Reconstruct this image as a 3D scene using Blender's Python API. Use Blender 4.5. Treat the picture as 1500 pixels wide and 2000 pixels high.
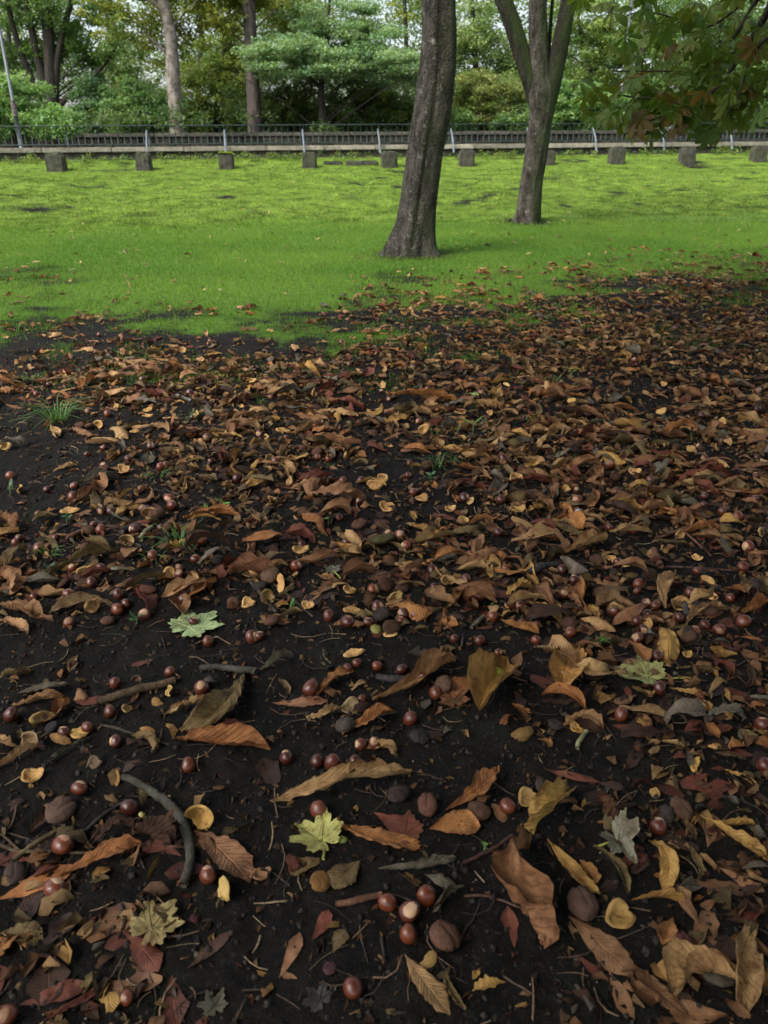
import bpy, math, random
import numpy as np
from mathutils import Vector, Matrix, Euler

for o in list(bpy.data.objects):
    bpy.data.objects.remove(o)
scene = bpy.context.scene
COL = scene.collection
R = math.radians
random.seed(11)
RNG = np.random.default_rng(11)

# ------------------------------------------------------------------ camera
CAM_H = 0.90
PITCH = 25.5
F = 1500.0                       # focal length in pixels of the 1500 x 2000 photograph
cam_data = bpy.data.cameras.new("camera")
cam = bpy.data.objects.new("camera", cam_data)
COL.objects.link(cam)
cam.location = (0, 0, CAM_H)
cam.rotation_euler = (R(90 - PITCH), 0, 0)
cam_data.sensor_fit = 'VERTICAL'
cam_data.sensor_height = 36.0
cam_data.lens = 36.0 * F / 2000.0
cam_data.clip_start = 0.02
cam_data.clip_end = 2000.0
cam_data.dof.use_dof = True
cam_data.dof.focus_distance = 1.75
cam_data.dof.aperture_fstop = 8.0
scene.camera = cam

# ------------------------------------------------------------------ world, sun, exposure
SUN_EL, SUN_AZ = 50.0, -128.0      # azimuth clockwise from +Y
world = bpy.data.worlds.new("World")
scene.world = world
world.use_nodes = True
wn, wl = world.node_tree.nodes, world.node_tree.links
wn.clear()
sky = wn.new("ShaderNodeTexSky")
sky.sky_type = 'NISHITA'
sky.sun_disc = False
sky.sun_elevation = R(SUN_EL)
sky.sun_rotation = R(SUN_AZ)
sky.air_density = 1.0
sky.dust_density = 4.0
sky.ozone_density = 1.0
hs = wn.new("ShaderNodeHueSaturation")          # thin cloud: the blue is mostly washed out
hs.inputs['Saturation'].default_value = 0.55
hs.inputs['Value'].default_value = 1.0
bg = wn.new("ShaderNodeBackground")
bg.inputs['Strength'].default_value = 0.15
wo = wn.new("ShaderNodeOutputWorld")
wl.new(sky.outputs[0], hs.inputs['Color'])
wl.new(hs.outputs[0], bg.inputs[0])
wl.new(bg.outputs[0], wo.inputs[0])

sd = bpy.data.lights.new("sun", 'SUN')
sd.energy = 1.5
sd.angle = R(25)
sd.color = (1.0, 0.96, 0.9)
sun = bpy.data.objects.new("sun", sd)
COL.objects.link(sun)
sdir = Vector((math.sin(R(SUN_AZ)) * math.cos(R(SUN_EL)), math.cos(R(SUN_AZ)) * math.cos(R(SUN_EL)), math.sin(R(SUN_EL))))
sun.rotation_euler = sdir.to_track_quat('Z', 'Y').to_euler()
sun.location = sdir * 50

vs = scene.view_settings
vs.view_transform = 'Standard'
vs.look = 'None'
vs.exposure = 1.3
vs.gamma = 1.0
vs.use_curve_mapping = False
scene.render.engine = 'CYCLES'
scene.cycles.use_denoising = True
scene.cycles.max_bounces = 8
scene.cycles.transparent_max_bounces = 8

# ------------------------------------------------------------------ numeric helpers
def hash2(xi, yi, s):
    h = np.sin(xi * 127.1 + yi * 311.7 + s * 74.7) * 43758.5453
    return h - np.floor(h)

def vnoise(x, y, s=0.0):
    x = np.asarray(x, float); y = np.asarray(y, float)
    xi, yi = np.floor(x), np.floor(y)
    fx, fy = x - xi, y - yi
    fx = fx * fx * (3 - 2 * fx); fy = fy * fy * (3 - 2 * fy)
    a, b = hash2(xi, yi, s), hash2(xi + 1, yi, s)
    c, d = hash2(xi, yi + 1, s), hash2(xi + 1, yi + 1, s)
    return (a * (1 - fx) + b * fx) * (1 - fy) + (c * (1 - fx) + d * fx) * fy

def fbm(x, y, s=0.0, oct=4):
    v, a, t = 0.0, 0.5, 0.0
    for k in range(oct):
        v = v + a * vnoise(x * 2 ** k, y * 2 ** k, s + 13.3 * k)
        t += a
        a *= 0.5
    return v / t

def sstep(a, b, x):
    t = np.clip((np.asarray(x, float) - a) / (b - a), 0, 1)
    return t * t * (3 - 2 * t)

# the fence line runs slightly away to the right; v is the distance across the lawn towards it
FA = R(9.0)
NX, NY = -math.sin(FA), math.cos(FA)
TX, TY = math.cos(FA), math.sin(FA)
V_WALL, V_BLOCK, V_FAR = 20.0, 18.5, 27.0
HOLES = []   # burrows in the bank: x, y, radius, depth

def uv_of(x, y):
    return x * TX + y * TY, x * NX + y * NY       # along, across

def world_of(u, v):
    return u * TX + v * NX, u * TY + v * NY

def macro(x, y):
    u, v = uv_of(x, y)
    b = np.clip((v - 8.8) / 9.6, 0, 1.0)
    h = (0.37 + 0.008 * u) * (0.35 * b + 0.65 * b * b * (3 - 2 * b))
    h = h + 0.27 * np.clip((v - 17.9) / 1.8, 0, 1)   # the last rise to the wall foot
    h = h + 0.16 * sstep(20.1, 20.3, v)           # path level behind the wall
    h = h + 0.55 * sstep(27.1, 40.0, v)
    h = h + 0.03 * (fbm(x * 0.45, y * 0.45, 3, 3) - 0.5) * sstep(3.0, 8, y)
    bz = sstep(9.0, 12, v) * (1 - sstep(17.2, 18.4, v))
    h = h + (0.12 * (fbm(x * 1.1, y * 1.1, 5, 3) - 0.5) + 0.11 * (fbm(x * 3.0, y * 3.0, 7, 2) - 0.5)) * bz
    for hx, hy, hr, hd in HOLES:
        d2 = ((x - hx) ** 2 + ((y - hy) * 0.8) ** 2) / (hr * hr)
        h = h - hd * np.exp(-d2)
    return h

def height(x, y):
    x = np.asarray(x, float); y = np.asarray(y, float)
    near = 1 - sstep(3.5, 6.0, y)
    m = 0.018 * (fbm(x * 9, y * 9, 21, 3) - 0.5) + 0.011 * (fbm(x * 38, y * 38, 23, 2) - 0.5)
    m = m + 0.03 * (fbm(x * 1.7, y * 1.7, 29, 2) - 0.5)
    return macro(x, y) + m * near

cp, sp = math.cos(R(PITCH)), math.sin(R(PITCH))
def ray(px, py):
    dx, dy = (px - 750.0) / F, (1000.0 - py) / F
    return np.array([dx, sp * dy + cp, cp * dy - sp])

def at(px, py, depth):
    """world point seen at a photograph pixel, at ground distance y = depth"""
    d = ray(px, py)
    t = depth / d[1]
    return Vector((d[0] * t, depth, CAM_H + d[2] * t))

def ground(px, py):
    """where the sight line through a photograph pixel meets the terrain"""
    d = ray(px, py)
    t, prev = 0.3, 0.3
    while t < 80:
        x, y, z = d[0] * t, d[1] * t, CAM_H + d[2] * t
        if z < float(macro(x, y)):
            lo, hi = prev, t
            for _ in range(24):
                m = 0.5 * (lo + hi)
                if CAM_H + d[2] * m < float(macro(d[0] * m, d[1] * m)): hi = m
                else: lo = m
            t = hi
            break
        prev = t
        t *= 1.03
    x, y = d[0] * t, d[1] * t
    return Vector((x, y, float(height(x, y))))

def project(p):
    x, y, z = p[0], p[1], p[2] - CAM_H
    dep = y * cp - z * sp
    if dep < 0.05:
        return None
    return 750 + F * x / dep, 1000 - F * (y * sp + z * cp) / dep

def depth_of(p):
    return p[1] * cp - (p[2] - CAM_H) * sp

for q in ((70, 408, .16, .10), (1073, 347, .15, .16), (1356, 322, .17, .18), (775, 336, .16, .12)):
    p = ground(q[0], q[1])
    HOLES.append((p.x, p.y, q[2], q[3]))

# ------------------------------------------------------------------ mesh helpers
def mesh_np(name, verts, faces, mat=None, uv=None, tint=None, smooth=False, vert_attr=None):
    """verts (n,3), faces (m,k) with constant k"""
    verts = np.asarray(verts, np.float32); faces = np.asarray(faces, np.int32)
    me = bpy.data.meshes.new(name)
    k = faces.shape[1]
    me.vertices.add(len(verts)); me.vertices.foreach_set("co", verts.ravel())
    me.loops.add(faces.size); me.loops.foreach_set("vertex_index", faces.ravel())
    me.polygons.add(len(faces))
    me.polygons.foreach_set("loop_start", np.arange(0, faces.size, k, dtype=np.int32))
    me.polygons.foreach_set("loop_total", np.full(len(faces), k, np.int32))
    if smooth:
        me.polygons.foreach_set("use_smooth", np.ones(len(faces), bool))
    me.update(calc_edges=True)
    if uv is not None:
        l = me.uv_layers.new(name="UVMap")
        l.data.foreach_set("uv", np.asarray(uv, np.float32)[faces.ravel()].ravel())
    if tint is not None:
        tint = np.asarray(tint, np.float32)
        a = me.attributes.new("tint", 'FLOAT_COLOR', 'FACE')
        c = np.ones((len(faces), 4), np.float32); c[:, :3] = tint
        a.data.foreach_set("color", c.ravel())
    if vert_attr:
        for n, val in vert_attr.items():
            a = me.attributes.new(n, 'FLOAT', 'POINT')
            a.data.foreach_set("value", np.asarray(val, np.float32))
    if mat:
        me.materials.append(mat)
    return me

def add(name, me, parent=None, loc=None, rot=None, scale=None, color=None):
    o = bpy.data.objects.new(name, me)
    COL.objects.link(o)
    if parent is not None: o.parent = parent
    if loc is not None: o.location = loc
    if rot is not None: o.rotation_euler = rot
    if scale is not None: o.scale = scale
    if color is not None: o.color = (color[0], color[1], color[2], 1)
    return o

def empty(name, loc=(0, 0, 0)):
    o = bpy.data.objects.new(name, None)
    COL.objects.link(o)
    o.location = loc
    o.empty_display_size = 0.1
    return o

def tag(o, label=None, cat=None, group=None, kind=None):
    if label: o["label"] = label
    if cat: o["category"] = cat
    if group: o["group"] = group
    if kind: o["kind"] = kind
    return o

def grid_faces(nu, nv, closed=False):
    i, j = np.meshgrid(np.arange(nu - 1), np.arange(nv if closed else nv - 1), indexing='ij')
    j2 = (j + 1) % nv
    return np.stack([i * nv + j, (i + 1) * nv + j, (i + 1) * nv + j2, i * nv + j2], -1).reshape(-1, 4)

def frames(path):
    path = np.asarray(path, float)
    t = np.gradient(path, axis=0)
    t /= np.linalg.norm(t, axis=1)[:, None] + 1e-12
    ref = np.array([0.31, 0.17, 0.05]) if abs(t[0, 2]) > 0.8 else np.array([0, 0, 1.0])
    a = np.cross(t, ref); a /= np.linalg.norm(a, axis=1)[:, None] + 1e-12
    b = np.cross(t, a)
    return t, a, b

def tube(path, radii, n=8, rough=0.0, seed=0, lobes=None, cap=True):
    """tube along a path -> verts, quad faces, uv; lobes(theta, s) scales the radius"""
    path = np.asarray(path, float); radii = np.asarray(radii, float)
    m = len(path)
    t, a, b = frames(path)
    th = np.linspace(0, 2 * np.pi, n, endpoint=False)
    s = np.concatenate([[0], np.cumsum(np.linalg.norm(np.diff(path, axis=0), axis=1))])
    TH, S = np.meshgrid(th, s)
    rad = radii[:, None] * np.ones_like(TH)
    if lobes is not None: rad = rad * lobes(TH, S)
    if rough:
        rad = rad * (1 + rough * (fbm(np.cos(TH) * 2.1 + seed, np.sin(TH) * 2.1 + S * 6 + seed, seed, 3) - 0.5) * 2)
    v = path[:, None, :] + rad[..., None] * (np.cos(TH)[..., None] * a[:, None, :] + np.sin(TH)[..., None] * b[:, None, :])
    uv = np.stack([TH / (2 * np.pi), S], -1)
    v = v.reshape(-1, 3); uv = uv.reshape(-1, 2)
    f = grid_faces(m, n, True)[:, ::-1]
    if cap:
        c0, c1 = len(v), len(v) + 1
        v = np.vstack([v, path[0], path[-1]])
        uv = np.vstack([uv, [0.5, s[0]], [0.5, s[-1]]])
        k = np.arange(n)
        e0 = np.stack([np.full(n // 2, c0), k[0::2][:n // 2], (k[0::2] + 1)[:n // 2] % n, (k[0::2] + 2)[:n // 2] % n], -1)
        o = (m - 1) * n
        e1 = np.stack([np.full(n // 2, c1), o + (k[0::2] + 2)[:n // 2] % n, o + (k[0::2] + 1)[:n // 2] % n, o + k[0::2][:n // 2]], -1)
        f = np.vstack([f, e0, e1])
    return v, f, uv

def smooth_path(pts, n):
    pts = np.asarray(pts, float)
    m = len(pts)
    if m == 2:
        return pts[0] + (pts[1] - pts[0]) * np.linspace(0, 1, n)[:, None]
    P = np.vstack([2 * pts[0] - pts[1], pts, 2 * pts[-1] - pts[-2]])
    out = []
    for q in np.linspace(0, m - 1 - 1e-9, n):
        i = int(q); t = q - i
        p0, p1, p2, p3 = P[i], P[i + 1], P[i + 2], P[i + 3]
        out.append(0.5 * ((2 * p1) + (-p0 + p2) * t + (2 * p0 - 5 * p1 + 4 * p2 - p3) * t * t + (-p0 + 3 * p1 - 3 * p2 + p3) * t ** 3))
    return np.array(out)

def merge(parts):
    """[(v, f, uv)] -> one"""
    vs_, fs_, us_, n = [], [], [], 0
    for v, f, u in parts:
        vs_.append(v); fs_.append(np.asarray(f) + n); us_.append(u); n += len(v)
    return np.vstack(vs_), np.vstack(fs_), np.vstack(us_)

def box_mesh(name, sx, sy, sz, mat, bev=0.02, seed=0, rough=0.0, top=1.0):
    """rounded block standing on its base: bevelled, a little uneven"""
    import bmesh
    bm = bmesh.new()
    bmesh.ops.create_cube(bm, size=1.0)
    for v in bm.verts:
        k = top if v.co.z > 0 else 1.0
        v.co = Vector((v.co.x * sx * k, v.co.y * sy * k, (v.co.z + 0.5) * sz))
    if bev:
        bmesh.ops.bevel(bm, geom=list(bm.edges), offset=bev, segments=2, affect='EDGES')
    if rough:
        bmesh.ops.subdivide_edges(bm, edges=[e for e in bm.edges if e.calc_length() > 0.08], cuts=4, use_grid_fill=True)
        rr = random.Random(seed)
        for v in bm.verts:
            v.co += Vector((rr.uniform(-1, 1), rr.uniform(-1, 1), rr.uniform(-1, 1))) * rough
    me = bpy.data.meshes.new(name)
    bm.to_mesh(me); bm.free()
    me.materials.append(mat)
    return me

# ------------------------------------------------------------------ materials
class NT:
    def __init__(s, name):
        s.m = bpy.data.materials.new(name); s.m.use_nodes = True
        s.t = s.m.node_tree; s.t.nodes.clear()
        s.out = s.n("ShaderNodeOutputMaterial")
    def n(s, t, **kw):
        x = s.t.nodes.new(t)
        for k, v in kw.items(): setattr(x, k, v)
        return x
    def set(s, sock, v):
        if hasattr(v, 'links') or isinstance(v, bpy.types.NodeSocket): s.t.links.new(v, sock)
        elif v is not None: sock.default_value = v
    def math(s, op, a, b=None, c=None, clamp=False):
        x = s.n("ShaderNodeMath", operation=op, use_clamp=clamp)
        s.set(x.inputs[0], a)
        if b is not None: s.set(x.inputs[1], b)
        if c is not None: s.set(x.inputs[2], c)
        return x.outputs[0]
    def noise(s, scale, vec=None, detail=4.0, rough=0.55, col=False):
        x = s.n("ShaderNodeTexNoise")
        x.inputs['Scale'].default_value = scale; x.inputs['Detail'].default_value = detail
        x.inputs['Roughness'].default_value = rough
        if vec is not None: s.t.links.new(vec, x.inputs['Vector'])
        return x.outputs['Color' if col else 'Fac']
    def ramp(s, fac, lo, hi, a=0.0, b=1.0):
        x = s.n("ShaderNodeMapRange", clamp=True)
        x.inputs['From Min'].default_value = lo; x.inputs['From Max'].default_value = hi
        x.inputs['To Min'].default_value = a; x.inputs['To Max'].default_value = b
        s.t.links.new(fac, x.inputs['Value'])
        return x.outputs[0]
    def mix(s, fac, a, b, mode='MIX'):
        x = s.n("ShaderNodeMix", data_type='RGBA', blend_type=mode)
        s.set(x.inputs['Factor'], fac)
        for sock, v in ((x.inputs['A'], a), (x.inputs['B'], b)):
            if isinstance(v, tuple): v = (v[0], v[1], v[2], 1.0)
            s.set(x.inputs[[i for i, q in enumerate(x.inputs) if q == sock][0]], v)
        return [q for q in x.outputs if q.type == 'RGBA'][0]
    def coord(s, which='Object'):
        return s.n("ShaderNodeTexCoord").outputs[which]
    def geo(s, which='Position'):
        return s.n("ShaderNodeNewGeometry").outputs[which]
    def scale(s, vec, sc):
        x = s.n("ShaderNodeMapping"); x.inputs['Scale'].default_value = sc
        s.t.links.new(vec, x.inputs['Vector']); return x.outputs[0]
    def attr(s, name):
        return s.n("ShaderNodeAttribute", attribute_name=name)
    def bump(s, h, strength=0.4, dist=0.01, normal=None):
        x = s.n("ShaderNodeBump"); x.inputs['Strength'].default_value = strength
        x.inputs['Distance'].default_value = dist
        s.t.links.new(h, x.inputs['Height'])
        if normal is not None: s.t.links.new(normal, x.inputs['Normal'])
        return x.outputs[0]
    def bsdf(s, col, rough=0.7, normal=None, spec=0.4, coat=0.0, coat_rough=0.1):
        x = s.n("ShaderNodeBsdfPrincipled")
        if isinstance(col, tuple): col = (col[0], col[1], col[2], 1)
        s.set(x.inputs['Base Color'], col); s.set(x.inputs['Roughness'], rough)
        s.set(x.inputs['Specular IOR Level'], spec)
        x.inputs['Coat Weight'].default_value = coat; x.inputs['Coat Roughness'].default_value = coat_rough
        if normal is not None: s.t.links.new(normal, x.inputs['Normal'])
        return x.outputs[0]
    def translucent(s, shader, col, fac):
        t = s.n("ShaderNodeBsdfTranslucent"); s.set(t.inputs['Color'], col)
        m = s.n("ShaderNodeMixShader"); m.inputs[0].default_value = fac
        s.t.links.new(shader, m.inputs[1]); s.t.links.new(t.outputs[0], m.inputs[2])
        return m.outputs[0]
    def done(s, shader):
        s.t.links.new(shader, s.out.inputs['Surface']); return s.m
    def sep(s, vec):
        x = s.n("ShaderNodeSeparateXYZ"); s.t.links.new(vec, x.inputs[0]); return x.outputs

def litter_leaf_material(name, from_tint, wet=False, palm=False):
    m = NT(name)
    if from_tint: base = m.attr("tint").outputs['Color']
    else: base = m.n("ShaderNodeObjectInfo").outputs['Color']
    uvn = m.sep(m.coord('UV'))
    s_, w_ = uvn[0], uvn[1]
    aw = m.math('ABSOLUTE', w_)
    pos = m.geo('Position')
    # side veins sweep forward from the midrib
    ph = m.math('SUBTRACT', m.math('MULTIPLY', s_, 15.0), m.math('MULTIPLY', aw, 3.2))
    ph = m.math('ADD', ph, m.math('MULTIPLY', m.noise(60, pos, 2), 1.1))
    vein = m.math('POWER', m.math('ABSOLUTE', m.math('SINE', m.math('MULTIPLY', ph, math.pi))), 0.35)
    rib = m.ramp(aw, 0.02, 0.09)
    if palm: vein = m.ramp(m.noise(90, pos), 0.2, 0.5)
    n1 = m.noise(30, pos, 6, 0.65)
    n2 = m.noise(190, pos, 4, 0.65)
    c = m.mix(m.ramp(n1, 0.42, 0.64, 0, 0.8), base, m.mix(1.0, base, (0.36, 0.28, 0.25), 'MULTIPLY'))
    c = m.mix(m.ramp(n2, 0.45, 0.75, 0, 0.5), c, m.mix(1.0, c, (1.5, 1.35, 1.1), 'MULTIPLY'))
    rim = m.ramp(m.math('ADD', aw, m.math('MULTIPLY', m.math('SUBTRACT', n1, 0.5), 1.4)), 0.72, 1.05, 0, 0.55)
    c = m.mix(rim, c, m.mix(1.0, c, (0.5, 0.4, 0.34), 'MULTIPLY'))
    spots = m.ramp(m.noise(95, pos, 3, 0.6), 0.66, 0.72)
    c = m.mix(m.math('MULTIPLY', spots, 0.75), c, (0.02, 0.013, 0.010))
    if palm:
        c = m.mix(m.ramp(m.noise(55, pos, 5, 0.7), 0.50, 0.62, 0, 0.65), c, m.mix(1.0, c, (0.45, 0.36, 0.26), 'MULTIPLY'))
        c = m.mix(m.ramp(m.noise(240, pos, 3, 0.6), 0.60, 0.66, 0, 0.8), c, (0.03, 0.022, 0.014))
    if not palm:
        c = m.mix(m.ramp(vein, 0.2, 0.7, 0.06 if wet else 0.55, 0.0), c, m.mix(1.0, c, (0.35, 0.28, 0.25), 'MULTIPLY'))
        c = m.mix(m.ramp(rib, 0.0, 1.0, 0.55, 0.0), c, m.mix(1.0, c, (1.5, 1.3, 1.0), 'MULTIPLY'))
    hgt = m.math('ADD', m.math('MULTIPLY', vein, 0.5), m.math('ADD', m.math('MULTIPLY', rib, 0.6), m.math('MULTIPLY', n2, 0.6)))
    nrm = m.bump(hgt, 0.35 if wet else 0.8, 0.003)
    sh = m.bsdf(c, 0.5 if wet else m.ramp(n2, 0.2, 0.8, 0.55, 0.8), nrm, 0.22 if wet else 0.22)
    return m.done(m.translucent(sh, c, 0.10 if wet else 0.16))

def foliage_material(name, trans=0.35, spec=0.3):
    m = NT(name)
    c = m.attr("tint").outputs['Color']
    c = m.mix(1.0, c, (1.38, 1.32, 1.60), 'MULTIPLY')
    n = m.noise(3.0, m.geo('Position'), 2)
    c = m.mix(m.ramp(n, 0.3, 0.7, 0, 0.35), c, m.mix(1.0, c, (0.7, 0.8, 0.6), 'MULTIPLY'))
    return m.done(m.translucent(m.bsdf(c, 0.5, None, spec), m.mix(1.0, c, (1.25, 1.2, 0.6), 'MULTIPLY'), trans))

def bark_material(name, a, b, moss=(0.06, 0.09, 0.025), moss_amt=0.5, ridge=26.0, ridge_z=3.0, bump=0.6, lichen=0.3, moss_dir=None):
    m = NT(name)
    p = m.geo('Position')
    st = m.scale(p, (ridge, ridge, ridge_z))
    n1 = m.noise(1.0, st, 6, 0.65)
    n2 = m.noise(5.0, p, 5, 0.6)
    n3 = m.noise(60.0, p, 4, 0.6)
    c = m.mix(m.ramp(n1, 0.36, 0.62), a, b)
    c = m.mix(m.ramp(n3, 0.45, 0.65, 0, 0.75), c, m.mix(1.0, c, (0.35, 0.34, 0.33), 'MULTIPLY'))
    li = m.math('MAXIMUM', m.ramp(m.noise(11.0, p, 6, 0.7), 0.60, 0.70, 0, lichen), m.ramp(m.noise(38.0, p, 3, 0.6), 0.62, 0.70, 0, lichen * 0.6))
    c = m.mix(li, c, (0.30, 0.30, 0.25))
    mo = m.ramp(n2, 0.48, 0.66, 0, moss_amt)
    if moss_dir is not None:
        d = m.n("ShaderNodeVectorMath", operation='DOT_PRODUCT')
        m.t.links.new(m.geo('Normal'), d.inputs[0]); d.inputs[1].default_value = moss_dir
        mo = m.math('MULTIPLY', m.ramp(n2, 0.35, 0.6, 0.25, 1), m.ramp(d.outputs['Value'], 0.0, 0.75, 0, moss_amt))
    c = m.mix(mo, c, moss)
    h = m.math('ADD', m.math('MULTIPLY', n1, 1.0), m.math('MULTIPLY', n3, 0.7))
    return m.done(m.bsdf(c, 0.9, m.bump(h, bump, 0.05), 0.12))

def stone_material(name, a, b, moss=(0.05, 0.075, 0.02), amt=0.6, use_obj=False):
    m = NT(name)
    p = m.geo('Position')
    n1 = m.noise(9, p, 6, 0.65); n2 = m.noise(70, p, 4, 0.6); n3 = m.noise(3.5, p, 5, 0.6)
    c = m.mix(m.ramp(n1, 0.35, 0.65), a, b)
    if use_obj:
        c = m.mix(1.0, c, m.n("ShaderNodeObjectInfo").outputs['Color'], 'MULTIPLY')
    c = m.mix(m.ramp(n2, 0.5, 0.8, 0, 0.5), c, m.mix(1.0, c, (0.5, 0.5, 0.48), 'MULTIPLY'))
    nz = m.sep(m.geo('Normal'))[2]
    mo = m.math('MULTIPLY', m.ramp(n3, 0.42, 0.6), m.ramp(nz, -0.3, 0.9, 0.4 * amt, amt))
    c = m.mix(mo, c, moss)
    return m.done(m.bsdf(c, 0.92, m.bump(m.math('ADD', n1, m.math('MULTIPLY', n2, 0.5)), 0.6, 0.02), 0.15))

def paint_material(name, a, b, rough=0.5):
    m = NT(name)
    p = m.geo('Position')
    n = m.noise(20, p, 5, 0.65)
    return m.done(m.bsdf(m.mix(m.ramp(n, 0.45, 0.68), a, b), rough, m.bump(n, 0.2, 0.005), 0.35))

def soil_ground_material():
    m = NT("ground_soil_and_lawn")
    p = m.geo('Position')
    g = m.attr("grass").outputs['Fac']
    bk = m.attr("bank").outputs['Fac']
    n1 = m.noise(14, p, 6, 0.65); n2 = m.noise(120, p, 5, 0.7); n3 = m.noise(480, p, 3, 0.6); n4 = m.noise(2.2, p, 5, 0.6)
    soil = m.mix(m.ramp(n1, 0.35, 0.68), (0.0048, 0.0043, 0.0040), (0.0125, 0.0105, 0.009))
    soil = m.mix(m.ramp(n2, 0.5, 0.70, 0, 0.8), soil, (0.030, 0.025, 0.020))
    soil = m.mix(m.ramp(n3, 0.655, 0.72, 0, 0.6), soil, (0.12, 0.112, 0.098))
    soil = m.mix(m.ramp(m.noise(5.5, p, 5, 0.65), 0.52, 0.68, 0, 0.35), soil, (0.016, 0.022, 0.010))
    lawn = m.mix(m.ramp(m.noise(60, p, 4, 0.7), 0.35, 0.65), (0.060, 0.130, 0.015), (0.095, 0.195, 0.022))
    lawn = m.mix(m.ramp(n4, 0.35, 0.65, 0, 0.7), lawn, (0.085, 0.150, 0.022))
    bank = m.mix(m.ramp(m.noise(6, p, 6, 0.7), 0.38, 0.62), (0.085, 0.135, 0.018), (0.165, 0.255, 0.030))
    green = m.mix(bk, lawn, bank)
    edge = m.math('ADD', g, m.math('MULTIPLY', m.math('SUBTRACT', m.noise(22, p, 6, 0.75), 0.5), 1.3))
    c = m.mix(m.ramp(edge, 0.50, 1.05), soil, green)
    h = m.math('ADD', m.math('MULTIPLY', n1, 0.4), m.math('ADD', m.math('MULTIPLY', n2, 0.55), m.math('MULTIPLY', n3, 0.30)))
    rough = m.ramp(n2, 0.3, 0.7, 0.75, 0.97)
    return m.done(m.bsdf(c, rough, m.bump(h, 1.0, 0.014), 0.10))

def clod_material():
    m = NT("soil_crumbs")
    p = m.geo('Position')
    c = m.mix(1.0, m.attr("tint").outputs['Color'], m.mix(m.ramp(m.noise(160, p, 4), 0.35, 0.7), (0.55, 0.55, 0.55), (1.5, 1.4, 1.3)), 'MULTIPLY')
    return m.done(m.bsdf(c, 0.85, m.bump(m.noise(400, p, 3), 0.5, 0.002), 0.25))

def conker_material():
    m = NT("conker_skin")
    p = m.coord('Object')
    ob = m.n("ShaderNodeObjectInfo")
    w = m.n("ShaderNodeTexWave", wave_type='RINGS'); w.inputs['Scale'].default_value = 26; w.inputs['Distortion'].default_value = 7
    w.inputs['Detail'].default_value = 3; w.inputs['Detail Scale'].default_value = 1.2
    m.t.links.new(p, w.inputs['Vector'])
    base = ob.outputs['Color']
    c = m.mix(m.ramp(w.outputs['Fac'], 0.2, 0.9, 0, 0.5), base, m.mix(1.0, base, (0.45, 0.32, 0.3), 'MULTIPLY'))
    c = m.mix(m.ramp(m.noise(70, p, 4), 0.45, 0.75, 0, 0.6), c, m.mix(1.0, c, (0.4, 0.3, 0.3), 'MULTIPLY'))
    c = m.mix(m.ramp(m.noise(150, m.geo('Position'), 5, 0.65), 0.56, 0.66, 0, 0.75), c, (0.02, 0.015, 0.012))
    return m.done(m.bsdf(c, m.ramp(m.noise(90, p, 3), 0.35, 0.75, 0.20, 0.50), m.bump(m.noise(140, p, 3), 0.08, 0.002), 0.5))

def obj_color_material(name, rough=0.8, scale=120, dark=(0.45, 0.42, 0.4), light=(1.35, 1.3, 1.2), bump=0.5, dist=0.003, spec=0.2, speck=0.0):
    m = NT(name)
    p = m.geo('Position')
    c = m.n("ShaderNodeObjectInfo").outputs['Color']
    n = m.noise(scale, p, 5, 0.65); n2 = m.noise(scale * 0.28, p, 4, 0.6)
    c = m.mix(m.ramp(n2, 0.4, 0.68, 0, 0.8), c, m.mix(1.0, c, dark, 'MULTIPLY'))
    c = m.mix(m.ramp(n, 0.5, 0.75, 0, 0.7), c, m.mix(1.0, c, light, 'MULTIPLY'))
    if speck:
        c = m.mix(m.ramp(m.noise(scale * 1.4, p, 3), 0.64, 0.70, 0, speck), c, (0.015, 0.010, 0.008))
    return m.done(m.bsdf(c, rough, m.bump(n, bump, dist), spec))

def tint_material(name, rough=0.8, trans=0.0, spec=0.2):
    m = NT(name)
    c = m.attr("tint").outputs['Color']
    sh = m.bsdf(c, rough, None, spec)
    if trans: sh = m.translucent(sh, m.mix(1.0, c, (1.2, 1.2, 0.7), 'MULTIPLY'), trans)
    return m.done(sh)

def chestnut_leaf_material(name, from_tint):
    m = NT(name)
    base = m.attr("tint").outputs['Color'] if from_tint else m.n("ShaderNodeObjectInfo").outputs['Color']
    u = m.sep(m.coord('UV'))
    aw = m.math('ABSOLUTE', u[1])
    p = m.geo('Position')
    n = m.noise(16, p, 4, 0.6)
    ph = m.math('SUBTRACT', m.math('MULTIPLY', u[0], 14.0), m.math('MULTIPLY', aw, 3.0))
    vein = m.math('POWER', m.math('ABSOLUTE', m.math('SINE', m.math('MULTIPLY', ph, math.pi))), 0.4)
    c = m.mix(m.ramp(vein, 0.2, 0.7, 0.3, 0), base, m.mix(1.0, base, (0.6, 0.6, 0.5), 'MULTIPLY'))
    edge = m.math('ADD', m.math('MULTIPLY', aw, 0.55), m.math('ADD', m.math('MULTIPLY', u[0], 0.35), m.math('MULTIPLY', n, 0.9)))
    c = m.mix(m.ramp(edge, 1.16, 1.34, 0, 0.9), c, (0.17, 0.085, 0.022))
    c = m.mix(m.ramp(m.noise(45, p, 3), 0.68, 0.73, 0, 0.7), c, (0.13, 0.06, 0.018))
    sh = m.bsdf(c, 0.5, m.bump(vein, 0.3, 0.003), 0.3)
    return m.done(m.translucent(sh, m.mix(1.0, c, (1.2, 1.15, 0.6), 'MULTIPLY'), 0.4))

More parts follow.
